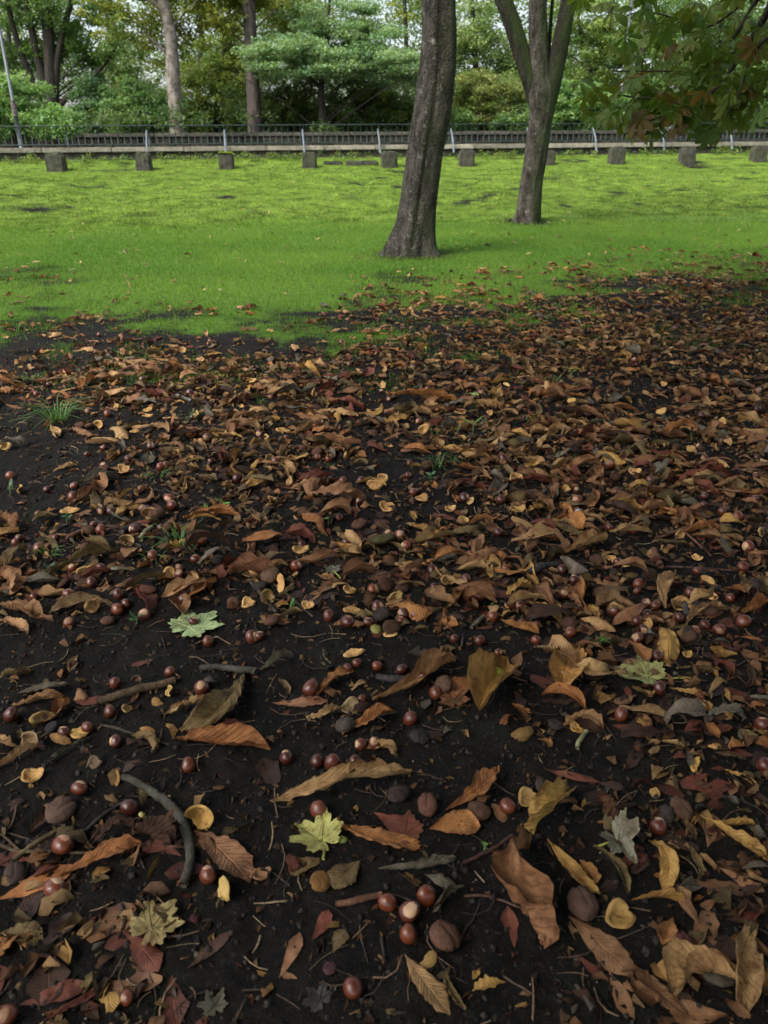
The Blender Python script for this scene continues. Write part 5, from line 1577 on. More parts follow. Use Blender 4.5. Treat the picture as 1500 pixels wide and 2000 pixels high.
# ------------------------------------------------------------------ the litter seen in the photograph, piece by piece
LEAVES = [
 # x0, y0 (stalk end), x1, y1 (tip), width/length, colour, shape, label
 (530, 1583, 822, 1522, .26, 'tan', 'roll', "long rolled tan leaf with pointed tip, above the yellow-green maple leaf"),
 (727, 1370, 900, 1293, .30, 'tan', 'boat', "long pointed tan leaf lying beside the brown husk, left of boat leaf"),
 (993, 1300, 920, 1432, .62, 'ochre', 'boat', "big boat-shaped ochre leaf in the centre with tip pointing up right"),
 (1140, 1272, 1082, 1402, .50, 'ochre', 'cres', "large curved ochre leaf left of the pale blotched maple leaf"),
 (1285, 1245, 1312, 1338, .45, 'ochre', 'dome', "ochre leaf drooping over a conker behind the blotched maple leaf"),
 (478, 1318, 345, 1450, -.34, 'olive', 'cres', "large olive crescent leaf, tip pointing left, above the big orange leaf"),
 (340, 1452, 542, 1478, .30, 'orange', 'boat', "big boat-shaped orange leaf below the olive crescent leaf"),
 (320, 1402, 420, 1380, .36, 'tan', 'crum', None),
 (355, 1170, 365, 1232, .62, 'brown', 'boat', "brown folded leaf standing against the pale green maple leaf"),
 (290, 1208, 250, 1148, .75, 'red', 'up', "upright reddish leaf standing beside two conkers, left of the green maple leaf"),
 (232, 1190, 85, 1200, .26, 'olive', 'cres', None), (0, 1180, 98, 1212, .42, 'brown', 'boat', None), (-20, 1212, 65, 1240, .35, 'tan', 'boat', None),
 (-15, 1140, 38, 1172, .40, 'brown', 'crum', None), (150, 1272, 131, 1312, .55, 'pale', 'boat', "small pale straw leaf alone on the bare soil at left"),
 (0, 1322, 62, 1308, .42, 'olive', 'crum', None), (30, 1352, 140, 1330, .35, 'grey', 'flat', None), (150, 1338, 173, 1372, .65, 'brown', 'dome', None),
 (20, 1372, 132, 1350, .28, 'brown', 'twist', None), (90, 1402, 138, 1363, .6, 'orange', 'boat', None),
 (255, 1437, 310, 1478, .4, 'olive', 'twist', None), (175, 1438, 75, 1502, .26, 'grey', 'roll', None), (0, 1430, 42, 1462, .45, 'tan', 'hook', None), (-20, 1508, 82, 1458, .33, 'tan', 'boat', None),
 (498, 1060, 450, 1155, .34, 'brown', 'roll', "brown rolled leaf standing out right of the grass tuft"), (360, 1022, 480, 1018, .20, 'orange', 'boat', None), (70, 1135, 248, 1080, .17, 'olive', 'boat', None),
 (-10, 1015, 42, 1040, .42, 'brown', 'crum', None), (275, 1075, 240, 1108, .5, 'brown', 'torn', None),
 (660, 1620, 848, 1670, .26, 'orange', 'flat', None), (838, 1632, 944, 1628, .62, 'orange', 'flat', "flat triangular orange leaf with black specks, right of the yellow-green leaf"),
 (870, 1592, 978, 1508, .28, 'orange', 'torn', None), (730, 1598, 830, 1640, .42, 'red', 'wet', None), (705, 1695, 650, 1758, .75, 'olive', 'flat', "blotched olive leaf scrap below the yellow-green maple leaf"),
 (630, 1690, 556, 1722, .6, 'olive', 'flat', None), (740, 1712, 900, 1690, .2, 'grey', 'roll', None), (905, 1742, 840, 1800, .36, 'grey', 'roll', "grey rolled leaf touching the conker cluster"),
 (830, 1720, 895, 1755, .4, 'grey', 'torn', None), (790, 1882, 885, 2010, .42, 'tan', 'flat', "broad tan leaf with dark veins at the bottom edge, right of centre"),
 (880, 1905, 912, 1992, .24, 'olive', 'hook', None), (985, 1935, 918, 1955, .45, 'ochre', 'torn', None), (938, 1905, 920, 1930, .5, 'ochre', 'torn', None),
 (545, 1922, 590, 1832, .32, 'brown', 'wet', None), (610, 1855, 645, 1788, .42, 'red', 'wet', None), (652, 1878, 676, 1825, .6, 'olive', 'wet', None),
 (380, 1640, 498, 1748, .42, 'brown', 'flat', "broad dark veined brown leaf behind the scarred conker at lower left"), (245, 1832, 318, 1918, .42, 'red', 'wet', None),
 (-10, 1770, 160, 1690, .35, 'orange', 'wet', None), (120, 1720, 290, 1658, .28, 'orange', 'torn', None), (-20, 1880, 30, 1830, .8, 'orange', 'torn', None), (0, 1830, 90, 1850, .5, 'olive', 'torn', None),
 (40, 1965, 180, 1925, .4, 'red', 'wet', None), (90, 2005, 228, 1915, .22, 'red', 'boat', None), (160, 1845, 196, 1825, .4, 'brown', 'wet', None), (365, 1900, 460, 1830, .26, 'dark', 'wet', None),
 (170, 1660, 280, 1625, .4, 'dark', 'crum', None), (260, 1640, 345, 1670, .55, 'dark', 'crum', None), (60, 1640, 115, 1590, .5, 'dark', 'torn', None),
 (1106, 1542, 1030, 1640, .34, 'ochre', 'twist', "twisted ochre leaf above the wrinkled brown leaf at lower right"),
 (1378, 1603, 1483, 1612, .24, 'ochre', 'boat', "bright ochre leaf above the long speckled leaf at the right"), (1368, 1598, 1515, 1700, .24, 'ochre', 'boat', None),
 (1262, 1640, 1297, 1757, -.34, 'ochre', 'cres', "arched ochre leaf right of the grey maple leaf"), (1330, 1592, 1362, 1642, .4, 'olive', 'boat', None), (1348, 1650, 1368, 1728, .3, 'olive', 'twist', None),
 (1068, 1650, 1180, 1765, .24, 'ochre', 'flat', None), (1158, 1660, 1232, 1768, .25, 'olive', 'boat', None), (1232, 1766, 1358, 1778, .24, 'ochre', 'boat', None), (1130, 1690, 1165, 1740, .5, 'orange', 'torn', None),
 (1035, 1650, 1062, 1882, .34, 'brown', 'crum', "long wrinkled brown leaf left of the big round husk"), (1110, 1790, 1245, 1925, .42, 'brown', 'wet', None), (1200, 1870, 1358, 1992, .24, 'brown', 'flat', None),
 (1312, 1798, 1290, 1858, .6, 'orange', 'boat', None), (1475, 1805, 1450, 2010, .34, 'tan', 'boat', "tall tan leaf with dark veins at the bottom right corner"), (1450, 1920, 1310, 1955, .45, 'tan', 'crum', None),
 (1420, 1990, 1300, 1970, .5, 'brown', 'wet', None), (1120, 1872, 1182, 1918, .34, 'red', 'wet', None), (1215, 1930, 1280, 1960, .6, 'brown', 'crum', None), (1400, 1690, 1500, 1752, .34, 'brown', 'wet', None),
 (1410, 1502, 1488, 1550, .35, 'ochre', 'boat', None), (1165, 1610, 1245, 1625, .3, 'orange', 'torn', None), (1060, 1500, 1180, 1530, .2, 'red', 'wet', None), (1170, 1560, 1205, 1600, .4, 'red', 'wet', None), (1380, 1510, 1330, 1545, .5, 'red', 'wet', None),
 (770, 1190, 852, 1206, .62, 'orange', 'dome', "broad orange leaf humped over a conker, middle of the picture"), (650, 1228, 718, 1225, .5, 'brown', 'dome', None),
 (870, 1195, 903, 1138, .32, 'tan', 'cres', None), (980, 1082, 882, 1108, .42, 'brown', 'dome', None), (765, 1105, 842, 1112, .3, 'tan', 'cres', None), (800, 1030, 872, 1062, .3, 'ochre', 'roll', None),
 (505, 1310, 572, 1288, .3, 'grey', 'crum', None), (545, 1325, 572, 1362, .5, 'olive', 'roll', None), (620, 1362, 695, 1312, .32, 'orange', 'torn', None), (530, 1368, 650, 1375, .3, 'brown', 'wet', None), (600, 1410, 668, 1385, .4, 'tan', 'crum', None),
 (668, 1442, 778, 1398, .35, 'orange', 'boat', None), (712, 1472, 782, 1485, .45, 'tan', 'crum', None), (875, 1372, 918, 1325, .75, 'orange', 'flat', None), (935, 1325, 950, 1358, .6, 'ochre', 'up', None),
 (1030, 1182, 1102, 1232, .34, 'ochre', 'boat', None), (1130, 1188, 1170, 1222, .38, 'ochre', 'boat', None), (1170, 1155, 1242, 1192, .36, 'olive', 'cres', None), (1300, 1192, 1338, 1092, .36, 'tan', 'twist', "tall twisted tan leaf standing in the litter at the right"),
 (1340, 1226, 1448, 1205, -.28, 'tan', 'cres', None), (1440, 1212, 1520, 1165, .36, 'orange', 'boat', None), (1200, 1222, 1302, 1225, .2, 'brown', 'boat', None), (1125, 1205, 1150, 1108, .5, 'orange', 'crum', None),
 (985, 1165, 1045, 1150, .5, 'ochre', 'crum', None), (1105, 1008, 1150, 1045, .7, 'orange', 'up', None), (1095, 1085, 1200, 1045, .36, 'tan', 'boat', None), (1092, 1098, 1152, 1130, .55, 'grey', 'dome', None), (1412, 1150, 1468, 1165, .4, 'orange', 'boat', None),
 (1100, 1425, 1185, 1425, .28, 'tan', 'crum', None), (1240, 1395, 1275, 1442, .36, 'brown', 'twist', None), (1375, 1412, 1460, 1415, .4, 'grey', 'crum', None), (1282, 1452, 1340, 1465, .25, 'tan', 'boat', None), (1305, 1355, 1388, 1372, .28, 'ochre', 'boat', None),
 (1337, 1240, 1365, 1262, .7, 'orange', 'flat', None), (1445, 1252, 1492, 1262, .45, 'orange', 'flat', None), (1318, 1318, 1405, 1322, .26, 'olive', 'roll', None), (1395, 1475, 1462, 1490, .5, 'olive', 'flat', None), (1000, 1380, 1032, 1418, .5, 'orange', 'torn', None), (1050, 1450, 1080, 1465, .6, 'orange', 'torn', None),
 (135, 990, 200, 955, .35, 'brown', 'boat', None), (570, 968, 640, 940, .42, 'tan', 'dome', None), (600, 975, 725, 985, .34, 'brown', 'crum', None), (755, 770, 905, 790, .22, 'orange', 'boat', "big bright orange leaf in the middle distance left of the yellow leaf"),
 (995, 945, 1085, 945, .25, 'red', 'boat', "flat dark red leaf beside a grey leaf in the middle distance"), (1000, 950, 940, 985, .6, 'grey', 'boat', None), (1165, 890, 1225, 915, .6, 'ochre', 'dome', None), (615, 810, 705, 822, .3, 'tan', 'dome', None), (575, 860, 640, 840, .3, 'brown', 'dome', None), (600, 870, 700, 885, .3, 'brown', 'boat', None),
 (135, 845, 200, 862, .4, 'brown', 'dome', None), (215, 845, 270, 870, .4, 'tan', 'dome', None), (105, 925, 155, 912, .5, 'tan', 'boat', None), (270, 770, 340, 785, .35, 'red', 'boat', None), (425, 838, 500, 832, .38, 'brown', 'dome', None), (330, 850, 345, 805, .5, 'orange', 'up', None), (1140, 780, 1030, 775, .2, 'orange', 'boat', None), (215, 735, 275, 730, .4, 'brown', 'dome', None),
 (915, 770, 938, 778, .5, 'green', 'flat', "small yellow leaf lying on brown litter in the middle distance"), (1395, 860, 1428, 850, .7, 'grey', 'up', None), (1320, 945, 1440, 935, .25, 'red', 'crum', None), (1310, 950, 1370, 940, .35, 'tan', 'dome', None), (1180, 1010, 1205, 975, .35, 'olive', 'flat', None), (1405, 720, 1440, 700, .5, 'tan', 'hook', None),
]
for r in LEAVES:
    place_leaf(*r[:7], r[7])

maple_leaf(372, 1228, 448, 1183, (0.30, 0.40, 0.19), "pale green maple leaf lying beside a folded brown leaf at left", None, .12, .03, .03)
maple_leaf(1262, 1338, 1172, 1305, (0.24, 0.25, 0.095), "pale yellow-green maple leaf with brown blotch and long stalk, right of centre", [(1300, 1338), (1335, 1338)], .30, .06, .06)
place_leaf(1222, 1282, 1262, 1322, .5, 'orange', 'flat', "small brown leaf patch lying on the pale blotched maple leaf", 0.022)
maple_leaf(628, 1655, 556, 1602, (0.33, 0.33, 0.105), "yellow-green maple leaf with curved stalks below the long rolled leaf", [(634, 1675), (632, 1698)], .35, .05, .06)
maple_leaf(1205, 1650, 1262, 1715, (0.20, 0.195, 0.14), "grey-white folded maple leaf with green stalk at lower right", [(1185, 1658), (1163, 1663)], .5, .05, .08, half=1)
maple_leaf(298, 1828, 372, 1752, (0.25, 0.20, 0.085), "crinkled ochre lobed maple leaf at lower left below the curved branch", None, .10, .10, .12)
maple_leaf(650, 1118, 640, 1090, (0.15, 0.15, 0.115), "grey maple leaf with green stalk in the middle of the litter", [(660, 1128), (668, 1138)], .2, .04, .05)
maple_leaf(420, 1975, 400, 1930, (0.075, 0.07, 0.048), "dark grey maple leaf at the bottom edge, left of centre", None, .1, .05, .08, wet=True)
maple_leaf(625, 1965, 590, 1925, (0.030, 0.028, 0.024), "blackened maple leaf flat on the soil left of the bottom conker", None, .05, .03, .08, wet=True)
maple_leaf(790, 1640, 735, 1590, (0.12, 0.045, 0.024), "wet reddish brown maple leaf behind the flat triangular orange leaf", None, .05, .04, .1, wet=True)
maple_leaf(885, 1380, 860, 1330, (0.16, 0.07, 0.028), "orange-brown maple leaf under the big boat-shaped ochre leaf", None, .2, .05, .1)

CONKERS = [(757, 1768, 42, None, "left conker of the touching cluster at the bottom centre", .75), (833, 1757, 47, None, "right conker of the touching cluster, with a crease", .7), (800, 1790, 47, 'u', "dull scarred conker in the middle of the cluster", .35), (797, 1830, 44, None, "lowest glossy conker of the cluster at the bottom centre", .85),
 (690, 1937, 48, None, "large lone conker at the bottom edge, left of the tan leaf", .45), (252, 1957, 30, 'l', "small two-toned conker near the bottom left edge", .8), (410, 1718, 42, 't', "conker with bright pale scar beside the broad brown leaf", .7), (254, 1577, 38, None, "dark purple conker left of the curved grey branch", .05),
 (160, 1545, 36, 't', "conker with thin pale scar beside the whole ring shell at left", .6), (126, 1648, 44, 't', "pale brown conker with big tan scar wedged between twigs", .9), (110, 1735, 48, 't', "large conker on the orange leaf at lower left", .8), (18, 1985, 52, 'u', "conker with broad pale scar in the bottom left corner", .9), (623, 1592, 39, None, "glossy conker just above the yellow-green maple leaf", .7),
 (990, 1575, 36, None, None, .6), (1284, 1608, 42, 't', None, .4), (650, 1497, 40, None, "large glossy conker above the long rolled tan leaf", .4), (620, 1490, 34, None, None, .1), (692, 1495, 28, None, None, .2), (560, 1480, 36, 't', None, .2), (705, 1457, 32, 'l', "conker with pale side scar next to its tan-faced twin", .5), (732, 1455, 31, 'u', "conker showing a round pale tan face", .3),
 (607, 1343, 37, None, None, .4), (707, 1363, 25, None, None, .4), (802, 1400, 34, None, None, .4), (678, 1305, 25, None, None, .4), (697, 1297, 23, None, None, .4), (737, 1295, 26, None, "upright reddish conker on bare soil in the centre", .9), (785, 1302, 27, None, None, .1), (823, 1322, 24, None, None, .5), (850, 1357, 30, None, None, .6), (972, 1277, 23, 'r', None, .5), (888, 1246, 23, None, None, .3), (937, 1252, 26, None, None, .3),
 (720, 1216, 25, 't', None, .2), (783, 1210, 21, 't', None, .6), (847, 1148, 21, None, None, .2), (407, 1248, 26, None, "glossy conker just below the pale green maple leaf", .6), (352, 1125, 24, 'u', None, .4), (383, 1096, 23, 't', None, .4), (137, 1162, 25, 't', None, .5), (142, 1110, 22, 'u', None, .7), (66, 1160, 21, None, None, .4), (60, 1088, 17, None, None, .3), (37, 1049, 19, 't', None, .3),
 (183, 1026, 18, 't', None, .4), (155, 1042, 17, None, None, .4), (135, 1212, 28, 'u', None, .7), (233, 1165, 26, None, None, .2), (247, 1178, 24, None, None, .3), (225, 1325, 29, None, None, .5), (333, 1310, 25, None, None, .6), (395, 1343, 34, 'u', "conker with pale scar on top, left of the olive crescent leaf", .5), (215, 1383, 28, None, None, .3), (22, 1392, 36, None, None, .2), (85, 1395, 24, None, None, .5),
 (172, 1417, 30, None, None, .6), (125, 1423, 30, 't', None, .3), (227, 1445, 30, 'l', None, .3), (370, 1492, 34, None, "glossy conker tucked under the big orange leaf", .6), (507, 1240, 26, 't', None, .4), (1020, 1218, 25, None, None, .3), (1047, 1225, 24, None, None, .4), (1045, 1255, 25, None, None, .8), (1113, 1238, 27, 't', None, .7), (1170, 1203, 21, None, None, .6), (1242, 1215, 30, None, None, .2),
 (1261, 1177, 24, 'u', None, .4), (1263, 1200, 25, 'l', None, .3), (1325, 1210, 24, None, None, .2), (1375, 1222, 23, None, None, .2), (1403, 1230, 30, 'f', None, .4), (1243, 1252, 30, 'l', None, .3), (1280, 1292, 29, None, None, .2), (1285, 1354, 31, None, "dark conker under the stalk of the blotched maple leaf", .15), (1212, 1398, 33, None, "glossy conker alone below the blotched maple leaf", .6), (1097, 1325, 22, 'u', None, .5),
 (1244, 1153, 18, None, None, .5), (1487, 1412, 36, 't', "conker with wide pale scar at the right edge", .3), (1492, 1490, 36, None, None, .2), (1425, 1165, 22, None, None, .7), (1465, 1090, 16, None, None, .6), (1450, 1105, 26, None, None, .5), (1483, 1083, 16, None, None, .6), (815, 1107, 18, 't', None, .5), (663, 1015, 16, None, None, .6), (682, 1003, 16, None, None, .5), (630, 1010, 15, None, None, .6), (677, 1064, 20, None, None, .4),
 (252, 902, 18, None, None, .3), (240, 848, 14, None, None, .4), (100, 818, 14, None, None, .5), (815, 962, 14, 't', None, .3), (800, 910, 16, None, None, .3), (202, 873, 16, 't', None, .4), (170, 885, 14, 't', None, .5), (415, 822, 13, 't', None, .5), (315, 1033, 18, None, None, .3), (1475, 930, 18, 't', None, .5), (1260, 845, 14, None, None, .4), (560, 862, 13, None, None, .3), (1130, 1065, 18, None, None, .4), (1050, 1155, 20, None, None, .4), (1360, 1112, 20, None, None, .5)]
for c in CONKERS:
    conker(*c)

HUSKS = [(1137, 1757, 64, "big round brown husk at lower right", (0.075, 0.046, 0.034), "whole", 1.0), (868, 1828, 64, "large oval brown husk right of the conker cluster", (0.080, 0.042, 0.028), "whole", .9), (122, 1580, 54, "smooth brown husk at left above the twigs", (0.095, 0.060, 0.046), "", .75), (865, 1340, 40, "round brown husk leaning on the long pointed tan leaf", (0.085, 0.052, 0.036), "", 1.0),
 (778, 1557, 42, None, (0.030, 0.022, 0.020), "dark round", 1.0), (835, 1580, 42, None, (0.085, 0.042, 0.030), "reddish round", .9), (935, 1583, 44, None, (0.08, 0.045, 0.03), "flattened brown", .6), (675, 1415, 38, None, (0.05, 0.04, 0.035), "round grey-brown", .9), (1330, 1570, 50, None, (0.085, 0.05, 0.033), "humped brown", .7), (1300, 1585, 36, None, (0.035, 0.03, 0.027), "dark", .9), (627, 1727, 46, None, (0.16, 0.085, 0.03), "crumpled tan", .7),
 (1335, 1838, 52, "reddish husk with crumbs on top near the right bottom", (0.085, 0.032, 0.028), "reddish", .8), (1398, 1897, 62, None, (0.055, 0.048, 0.036), "grey sunken", .5), (33, 1705, 42, None, (0.05, 0.036, 0.032), "dark", .7), (1060, 1530, 38, None, (0.06, 0.045, 0.035), "grey-brown", .7), (162, 1125, 32, None, None, "dull brown", .6), (428, 1095, 27, None, (0.04, 0.03, 0.027), "round dark", .95), (175, 1075, 29, None, None, "round brown", 1.0), (250, 1135, 30, None, None, "flattened dark", .6),
 (330, 1033, 26, None, None, "round dark", 1.0), (308, 1008, 30, None, None, "round brown", .9), (290, 1152, 30, None, (.09, .04, .03), "reddish", .6), (210, 1205, 25, None, None, "brown", .7), (528, 1125, 38, None, (.095, .06, .04), "round tan-brown", .9), (508, 1145, 26, None, (.03, .025, .022), "dark", .9), (745, 1200, 36, None, (.028, .022, .020), "dark", .8), (745, 1050, 52, None, (.05, .045, .02), "mossy", .5), (940, 1315, 26, None, None, "brown", .7),
 (835, 1278, 26, None, (.035, .028, .025), "dark", .7), (830, 1295, 24, None, (.04, .022, .022), "dark reddish", .7), (835, 915, 24, None, None, "round brown", 1.0), (1165, 1085, 26, None, None, "brown", .8), (1480, 1140, 32, None, (.035, .027, .024), "dark", .7), (1215, 1370, 34, None, (.11, .065, .035), "tan-brown oval", .5), (1110, 1220, 32, None, (.06, .03, .022), "brown", .7), (1350, 1240, 40, None, (.03, .025, .022), "sunken dark", .5), (100, 1410, 26, None, (.03, .028, .032), "slate dark", .7), (820, 1435, 42, None, (.028, .024, .022), "sunken dark", .55), (1085, 1412, 30, None, (.03, .024, .022), "sunken dark", .5)]
for px, py, d, lab, col, look, fl in HUSKS:
    husk(px, py, d, lab, col, look or "brown", fl)
husk(968, 1317, 32, "yellow-green fresh husk beside the big boat-shaped leaf", (0.25, 0.31, 0.05), "green", .75)
husk(735, 1224, 25, "greenish husk scrap touching a conker in the centre", (0.20, 0.19, 0.06), "greenish", .6)
husk(278, 1590, 15, "tiny pale yellow husk crumb beside the dark purple conker", (0.38, 0.34, 0.12), "yellow", .8)
husk(668, 1645, 22, "small green bud at the tip of the yellow-green maple leaf", (0.19, 0.22, 0.07), "green", .8)
husk(382, 1797, 20, "small purple bud beside the crinkled ochre maple leaf", (0.07, 0.026, 0.030), "purple", .8)
husk(645, 1895, 30, "dark purple husk scrap above the large lone conker", (0.05, 0.024, 0.026), "purple", .6)

SHELLS = [(65, 1517, 48, 'u', "round open shell with tan ring lining at the left edge", (0.33, 0.19, 0.07), 2), (398, 1598, 62, 'f', "half shell with bright tan rim right of the curved branch", (0.42, 0.25, 0.075), 4), (450, 1752, 56, 's', "tan split shell beside the scarred conker at lower left", (0.40, 0.26, 0.09), 1), (512, 1715, 42, 'u', "dark round open shell below the broad brown leaf's tip", (0.17, 0.10, 0.05), 2),
 (1205, 1790, 70, 'u', "ochre-rimmed open shell below the big round husk", (0.24, 0.15, 0.045), 0), (1030, 1555, 52, 'u', "tan open shell above the twisted ochre leaf", (0.27, 0.18, 0.065), 0), (838, 1892, 46, 'b', "yellow blotched shell on the broad tan leaf at the bottom", (0.42, 0.25, 0.06), 5), (1022, 1443, 46, 'b', "humped yellowish tan shell below the large curved ochre leaf", (0.36, 0.24, 0.09), 1), (685, 1380, 48, 'u', None, (0.16, 0.12, 0.06), 0), (690, 1275, 40, 'u', None, (0.40, 0.26, 0.10), 3), (765, 1236, 36, 'u', "bright tan shell cup beside the greenish husk scrap", (0.45, 0.29, 0.11), 1), (865, 1141, 33, 's', None, (0.44, 0.28, 0.10), 1), (850, 1027, 25, 's', None, (0.42, 0.27, 0.10), 2),
 (338, 1350, 32, 's', "round tan shell at the end of the thick brown twig", (0.36, 0.23, 0.08), 2), (305, 1370, 30, 'b', None, (0.40, 0.26, 0.09), 1), (158, 1425, 42, 'u', None, (0.38, 0.24, 0.08), 1), (78, 1398, 50, 's', None, (0.34, 0.21, 0.075), 3), (118, 1440, 44, 'b', None, (0.34, 0.22, 0.09), 3), (290, 1425, 30, 'b', None, (0.34, 0.20, 0.06), 3), (245, 1380, 28, 's', None, (0.30, 0.2, 0.08), 5), (253, 1062, 32, 'f', None, (0.34, 0.22, 0.10), 4), (68, 1440, 50, 'f', "hollow dark shell ring at the left edge above the long tan leaf", (0.16, 0.11, 0.06), 2), (317, 1100, 21, 's', None, (0.42, 0.27, 0.10), 2), (270, 1318, 22, 'f', None, (0.10, .06, .04), 4),
 (1218, 1092, 28, 'u', None, (0.46, 0.30, 0.12), 3), (1384, 1135, 30, 's', None, (0.44, 0.28, 0.10), 3), (1392, 1170, 26, 's', None, (0.42, 0.26, 0.09), 1), (1480, 1037, 28, 's', None, (0.44, 0.30, 0.13), 1), (1425, 1398, 44, 'b', None, (0.36, 0.22, 0.07), 5), (1340, 1287, 30, 'u', None, (0.34, 0.21, 0.07), 5), (1093, 1190, 19, 's', None, (0.44, 0.29, 0.10), 2), (1292, 1068, 20, 's', None, (0.42, 0.24, 0.10), 0), (1395, 1462, 30, 'b', None, (0.34, .2, .06), 5), (1355, 1490, 36, 'u', None, (0.34, .2, .06), 3), (1125, 1420, 34, 'u', None, (0.33, 0.20, 0.06), 5), (1282, 1548, 28, 's', None, (0.28, .17, .06), 0), (185, 1492, 36, 'u', None, (.14, .1, .06), 0), (235, 1520, 34, 's', "curled yellow shell at the top end of the curved branch", (.33, .2, .06), 3), (290, 800, 20, 'u', None, (.42, .25, .08), 1), (288, 815, 20, 'u', None, (.42, .26, .10), 3), (472, 798, 18, 'u', None, (.44, .28, .10), 3), (1350, 880, 22, 's', None, (.42, .27, .09), 1), (1395, 878, 20, 's', None, (.42, .27, .09), 1), (1487, 900, 20, 'u', None, (.46, .33, .16), 3), (920, 985, 24, 's', None, (.46, .33, .13), 1), (760, 877, 18, 'u', None, (.44, .28, .10), 3), (905, 855, 18, 'u', None, (.44, .28, .10), 3), (990, 752, 16, 'u', None, (.46, .32, .14), 3)]
for px, py, d, face, lab, col, wh in SHELLS:
    shell(px, py, d, face, lab, col, (0.22, 0.13, 0.05) if face == 'b' else (0.060, 0.034, 0.022), None, wh)

twig([(240, 1525), (275, 1540), (312, 1562), (340, 1590), (358, 1620), (371, 1660), (374, 1700), (360, 1745)], (13, 15, 18, 19, 18, 16, 15), (0.055, 0.052, 0.042), "curved grey lichened branch at lower left")
twig([(190, 1367), (235, 1358), (290, 1345), (345, 1335)], (18, 17, 15), (0.075, 0.052, 0.032), "thick brown twig at left ending at the round tan shell")
twig([(388, 1307), (430, 1305), (470, 1312), (502, 1316)], (12, 13, 16), (0.052, 0.048, 0.043), "grey twig just above the olive crescent leaf")
twig([(735, 1322), (770, 1330), (812, 1335)], (12, 15, 14), (0.040, 0.036, 0.033), "dark twig left of the long pointed tan leaf")
twig([(655, 1780), (700, 1775), (745, 1763)], (11, 13, 11), (0.115, 0.060, 0.036), "reddish brown twig pointing at the conker cluster from the left")
twig([(905, 1757), (950, 1756), (1027, 1780)], (6, 5, 4), (0.09, 0.05, 0.035), "thin twig running right from the conker cluster")
twig([(0, 1662), (40, 1673), (120, 1668), (205, 1670)], (8, 7, 5), (0.095, 0.065, 0.040), "thin straight twig crossing the orange leaf at the left edge", side=[([(40, 1673), (20, 1655), (5, 1640)], 6)])
twig([(25, 1692), (75, 1655), (128, 1620)], (11, 10, 9), (0.10, 0.070, 0.042), "knobbly brown twig under the pale brown scarred conker")
twig([(160, 1635), (195, 1608), (238, 1578)], (6, 9, 7), (0.030, 0.028, 0.026), "dark bent twig pointing to the dark purple conker")
twig([(0, 1645), (25, 1620), (36, 1585)], (5, 5, 4), (0.09, 0.058, 0.042), "short thin twig bending upward at the left edge")
twig([(195, 1412), (235, 1425), (330, 1455)], (5, 6, 4), (0.045, 0.037, 0.030), "thin dark twig running into the big orange leaf")
twig([(530, 1140), (570, 1170), (612, 1207)], (5, 5, 4), (0.07, 0.048, 0.036), "thin straight twig slanting across bare soil in the centre left")
twig([(490, 1140), (515, 1170), (540, 1200)], (9, 8, 6), (0.045, 0.037, 0.033), "short dark twig beside the round tan-brown husk")
twig([(820, 1055), (850, 1078)], (10, 11), (0.055, 0.048, 0.042), "short grey stub of twig under ochre leaves in the centre")
twig([(1043, 1270), (1085, 1270), (1128, 1267)], (6, 6, 5), (0.20, 0.145, 0.085), "straight tan stalk left of the small grass tuft at right")
twig([(1280, 1052), (1330, 1035), (1410, 1012)], (7, 8, 9), (0.115, 0.060, 0.042), "forked reddish twig lying in the litter at the right", side=[([(1330, 1035), (1365, 1060), (1390, 1085)], 6), ([(1320, 1040), (1322, 1075)], 5)])
twig([(1300, 1105), (1400, 1110), (1490, 1118)], (5, 4, 3), (0.085, 0.05, 0.038), "thin twig running level to the right edge")
twig([(1275, 1075), (1290, 1105)], (14, 13), (0.13, 0.065, 0.042), "short thick reddish stub left of the thin level twig")
twig([(1335, 1180), (1340, 1212)], (10, 11), (0.06, 0.05, 0.045), "short grey stub standing between conkers at right")
twig([(1030, 1130), (1055, 1115), (1085, 1105)], (17, 16, 10), (0.045, 0.043, 0.042), "dark grey stick beside the humped grey leaf")
twig([(1000, 1045), (1060, 1065), (1110, 1070)], (7, 6, 6), (0.10, 0.058, 0.038), "brown twig in the litter above the dark grey stick")
twig([(238, 1045), (270, 1030)], (14, 11), (0.055, 0.046, 0.040), "short dark twig in the litter at upper left")
twig([(275, 1065), (285, 1045), (298, 1035)], (10, 10, 9), (0.20, 0.20, 0.115), "pale greenish curved stalk in the litter at upper left")
twig([(1123, 1930), (1140, 1952), (1158, 1978)], (7, 9, 14), (0.055, 0.045, 0.034), "short knobbed stick on the soil at the bottom right")
twig([(745, 1250 + 595), (752, 1895)], (7, 5), (0.035, 0.03, 0.027), "thin dark splinter above the bottom edge, left of the oval husk")
twig([(240, 1780), (247, 1810), (240, 1830)], (8, 7, 6), (0.04, 0.034, 0.030), "small dark twig left of the crinkled ochre maple leaf")
twig([(900, 1700), (960, 1668), (1000, 1640)], (7, 8, 6), (0.06, 0.03, 0.024), "dark red twig right of the flat triangular orange leaf")
twig([(920, 1230), (935, 1215), (945, 1205)], (8, 9, 8), (0.10, 0.09, 0.065), "short pale twig between two conkers in the centre right")
twig([(280, 855), (320, 838)], (7, 6), (0.08, 0.06, 0.045), "short brown twig in the left middle distance")
twig([(345, 778), (375, 790)], (7, 6), (0.13, 0.125, 0.11), "short pale grey twig in the left middle distance")
twig([(1075, 855), (1120, 850)], (9, 8), (0.05, 0.045, 0.04), "dark twig in the right middle distance")
twig([(1145, 1385 + 45), (1130, 1450), (1128, 1462)], (9, 9, 8), (0.16, 0.17, 0.09), "short pale green stalk on the soil right of centre")

